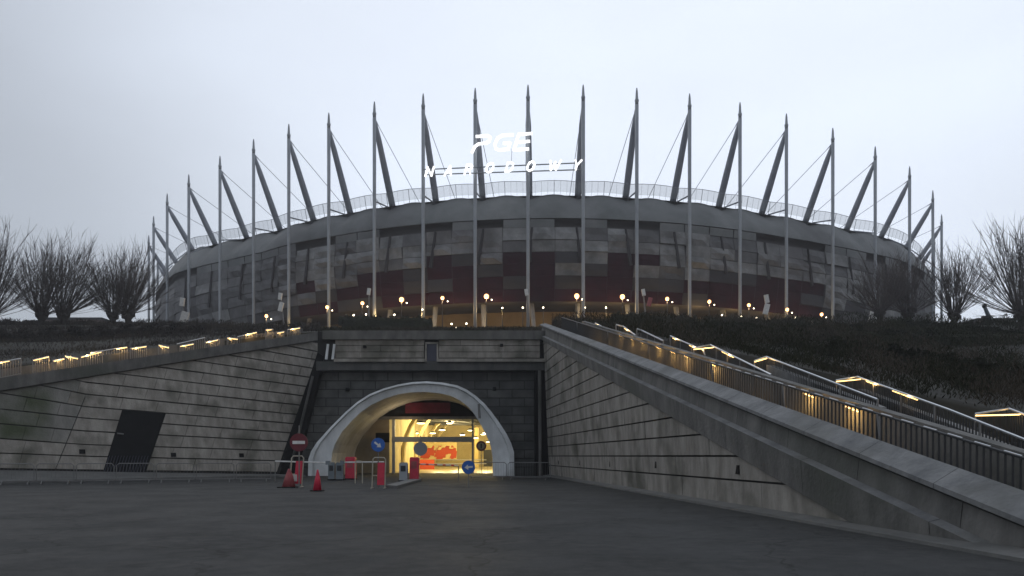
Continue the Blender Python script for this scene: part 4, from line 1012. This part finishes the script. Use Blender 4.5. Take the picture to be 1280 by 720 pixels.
# red boards in pale tube frames
def board(xc, yt, yb, wpx, lab, lean=0, lampbox=True):
    Y = gy(yb); h = (yb - yt) / F * Y; w_ = wpx / F * Y; cx_ = X(xc, Y)
    t = thing('barrier_board', lab, 'barrier', (cx_, Y, 0), 'red boards in tube frames')
    fr_ = MB(); l_ = lean
    L0, L1 = Vector((cx_ - w_ / 2, Y, 0)), Vector((cx_ - w_ / 2 + l_, Y, h - .1)); R0, R1 = Vector((cx_ + w_ / 2, Y, 0)), Vector((cx_ + w_ / 2 + l_, Y, h - .1))
    fr_.tube([L0, L1, L1 + Vector((.08, 0, .1)), R1 + Vector((-.08, 0, .1)), R1, R0], .028, 8); fr_.tube([L0.lerp(L1, .45), R0.lerp(R1, .45)], .02, 6)
    fr_.tube([L0 + Vector((0, -.3, .02)), L0 + Vector((0, .3, .02))], .025, 6); fr_.tube([R0 + Vector((0, -.3, .02)), R0 + Vector((0, .3, .02))], .025, 6)
    fr_.build('frame', M['cream'], t)
    k0, k1 = .12, .9; s_ = .4
    pts = [L0.lerp(L1, k0).lerp(R0.lerp(R1, k0), s_), R0.lerp(R1, k0) - Vector((.03, 0, 0)), R0.lerp(R1, k1) - Vector((.03, 0, 0)), L0.lerp(L1, k1).lerp(R0.lerp(R1, k1), s_)]
    MB().prism([p + Vector((0, -.05, 0)) for p in pts], (0, .035, 0)).build('board', M['redp'], t)
    if lampbox: MB().box(L0.lerp(L1, .32) + Vector((w_ * .42, -.1, 0)), (.2, .1, .32)).build('box', M['white'], t)
    return t
board(369.5, 570, 609, 15, 'leaning red board in a pale frame below the no entry sign', .1)
board(473, 572, 610.5, 16, 'red board in a pale tube frame under the blue arrow sign', .04, False)
b2_ = thing('open_frame', 'empty pale tube frame standing left of the grey gate cabinet', 'barrier', (X(450, 40), 40, 0))
fr_ = MB(); x0, x1 = X(444, 42), X(453, 42); fr_.tube([(x0, 42, 0), (x0, 42, 1.15), (x0 + .08, 42, 1.22), (x1 - .08, 42, 1.22), (x1, 42, 1.15), (x1, 42, 0)], .03, 8); b2_.location = (x0, 42, 0); fr_.build('frame', M['cream'], b2_)
# cones
def cone(xc, yt, yb, wpx, lab, mt='redp', sl=1.0):
    Y = gy(yb); h = (yb - yt) / F * Y; w_ = wpx / F * Y; c_ = Vector((X(xc, Y), Y, 0))
    t = thing('traffic_cone', lab, 'traffic cone', c_, 'traffic cones')
    MB().tube([c_ + Vector((0, 0, .03)), c_ + Vector((.02, 0, h * .62)), c_ + Vector((.02, 0, h * .9)), c_ + Vector((.02, 0, h))], [w_ * .5, w_ * .28, w_ * .13, w_ * .08], 16).build('cone', M[mt], t, smooth=True)
    MB().box(c_ + Vector((0, 0, .025)), (w_ * 1.35, w_ * 1.35, .05)).build('base', M['black'], t)
    return t
cone(396.5, 587, 614, 11, 'bright red traffic cone standing alone on the road')
t = cone(361, 586, 609.5, 17, 'faded pinkish traffic cone beside the leaning red board', 'redd')
# low red plastic barrier and gate cabinets
def cabinet(name, lab, cat, xc, yt, yb, wpx, mt, parts='panel'):
    Y = gy(yb); h = (yb - yt) / F * Y; w_ = wpx / F * Y; c_ = Vector((X(xc, Y), Y, 0))
    t = thing(name, lab, cat, c_)
    mb = MB(); mb.prism([c_ + Vector((-w_ / 2, 0, .08)), c_ + Vector((w_ / 2, 0, .08)), c_ + Vector((w_ / 2, 0, h - .07)), c_ + Vector((w_ / 2 - .06, 0, h)), c_ + Vector((-w_ / 2 + .06, 0, h)), c_ + Vector((-w_ / 2, 0, h - .07))], (0, w_ * .9, 0)); mb.build('housing', M[mt], t)
    MB().box(c_ + Vector((0, w_ * .45, .04)), (w_ * 1.15, w_ * 1.05, .08)).build('plinth', M['black'], t)
    MB().box(c_ + Vector((0, -.012, h * .68)), (w_ * .6, .02, h * .3)).build('panel', M['bar' if mt != 'redp' else 'redd'], t)
    return t
cabinet('red_barrier', 'red plastic barrier block in front of the arch foot', 'barrier', 437.5, 571, 599.5, 12, 'redp')
cabinet('gate_cabinet', 'bluish grey gate cabinet beside the left arch foot, left of two', 'gate cabinet', 414, 578, 600.5, 8, 'grey')
cabinet('gate_cabinet', 'wider bluish grey gate cabinet just right of its narrow twin', 'gate cabinet', 424, 578, 600.5, 9, 'grey')
cabinet('gate_cabinet', 'grey gate cabinet on the island next to the red gate post', 'gate cabinet', 504, 578, 602, 10, 'mast')
rp = cabinet('gate_post', 'tall bright red gate post carrying the boom across the tunnel lane', 'barrier gate', 517.5, 571.5, 601.5, 11, 'redp')
# booms
def boom(lab, xa, ya, xb, yb, Y, parent_=None, stripes=False):
    a, c_ = P(xa, ya, Y), P(xb, yb, Y); t = thing('boom_barrier', lab, 'boom barrier', a)
    MB().tube([a, c_], .045, 8).build('boom', M['white'], t)
    if stripes:
        n_ = 5
        for i in range(n_):
            p, q_ = a.lerp(c_, (i + .15) / n_), a.lerp(c_, (i + .5) / n_); MB().tube([p, q_], .048, 8).build('stripe', M['redp'], t)
    MB().box(a + Vector((.0, .0, 0)), (.25, .16, .22)).build('clamp', M['grey'], t)
    MB().tube([Vector((c_.x, c_.y, 0)), c_ - Vector((0, 0, .04))], .03, 6).build('support', M['galv'], t)
    return t
boom('white boom across the lane at far left, before the no entry sign', 410, 578.5, 344, 576.5, 44)
boom('white boom between the grey cabinets and the blue arrow sign', 428, 578, 480, 577.5, 45)
boom('red and white striped boom across the lit tunnel lane', 520, 580, 573, 582, 46, stripes=True)
# kerbed island
isl = MB(); isl.prism([P(482, 610, gy(610)) * 1.0, P(496, 611, gy(611)), P(527, 601.5, gy(601.5)), P(524, 598.5, gy(598.5))], (0, 0, .14)); structure(isl.build('traffic_island', M['pave']))
# crowd-control barriers
def crowd(xa, ya, xb, yb, lab, grp='crowd barriers', h=1.1, bars=True):
    Ya, Yb = gy(ya), gy(yb); a, c_ = Vector((X(xa, Ya), Ya, 0)), Vector((X(xb, Yb), Yb, 0)); d = (c_ - a).normalized(); nrm = Vector((-d.y, d.x, 0))
    t = thing('crowd_barrier', lab, 'crowd barrier', a, grp); U = Vector((0, 0, 1))
    MB().tube([a + U * .2, a + U * (h - .12), a + d * .12 + U * h, c_ - d * .12 + U * h, c_ + U * (h - .12), c_ + U * .2], .024, 8).build('frame', M['galv'], t)
    MB().tube([a + U * .2, c_ + U * .2], .02, 6).build('bottom_rail', M['galv'], t)
    ib = MB(); L_ = (c_ - a).length; k = int(L_ / .16)
    for i in range(1, k): p = a + d * L_ * i / k; ib.tube([p + U * .2, p + U * h], .006, 4, cap=False)
    ib.build('bars', M['galv'], t)
    for e in (a + d * .25, c_ - d * .25):
        MB().tube([e + U * .2, e + nrm * .32 + U * .02], .02, 6).tube([e + U * .2, e - nrm * .32 + U * .02], .02, 6).build('foot', M['galv'], t)
    return t
crowd(586, 600, 633, 600, 'crowd barrier across the right lane behind the blue arrow sign')
crowd(635, 600, 688, 600.5, 'crowd barrier from the right arch foot to the right wall', )
xs = [-6, 44, 94, 144, 194, 244, 294, 340]
ln_l = ['cut by the left edge of the view', 'second from the left edge, below the mossy stone', 'third from the left edge, left of the black door', 'directly in front of the black door', 'just right of the black door', 'fifth counting back from the arch, on the left footway', 'between the right vents of the left wall', ]
for k in range(7):
    crowd(xs[k] + 1.5, 606.5 - k * .6, xs[k + 1] - 1.5, 606 - k * .6, 'crowd barrier along the left wall, ' + ln_l[k], 'crowd barriers along the left wall')

# ------------------------------------------------------------------ haze: thin damp air over the whole place
hz = MB(); hz.box((0, 200, 38), (900, 640, 80)); ho = hz.build('haze', [])
hmat = bpy.data.materials.new('haze'); hmat.use_nodes = True; n = hmat.node_tree.nodes; l = hmat.node_tree.links
n.remove(n['Principled BSDF']); pv = n.new('ShaderNodeVolumePrincipled'); pv.inputs['Color'].default_value = (.92, .95, 1, 1); pv.inputs['Density'].default_value = .0005; pv.inputs['Anisotropy'].default_value = .3
l.new(pv.outputs['Volume'], n['Material Output'].inputs['Volume']); ho.data.materials.append(hmat); ho['kind'] = 'stuff'; ho['label'] = 'thin damp haze'
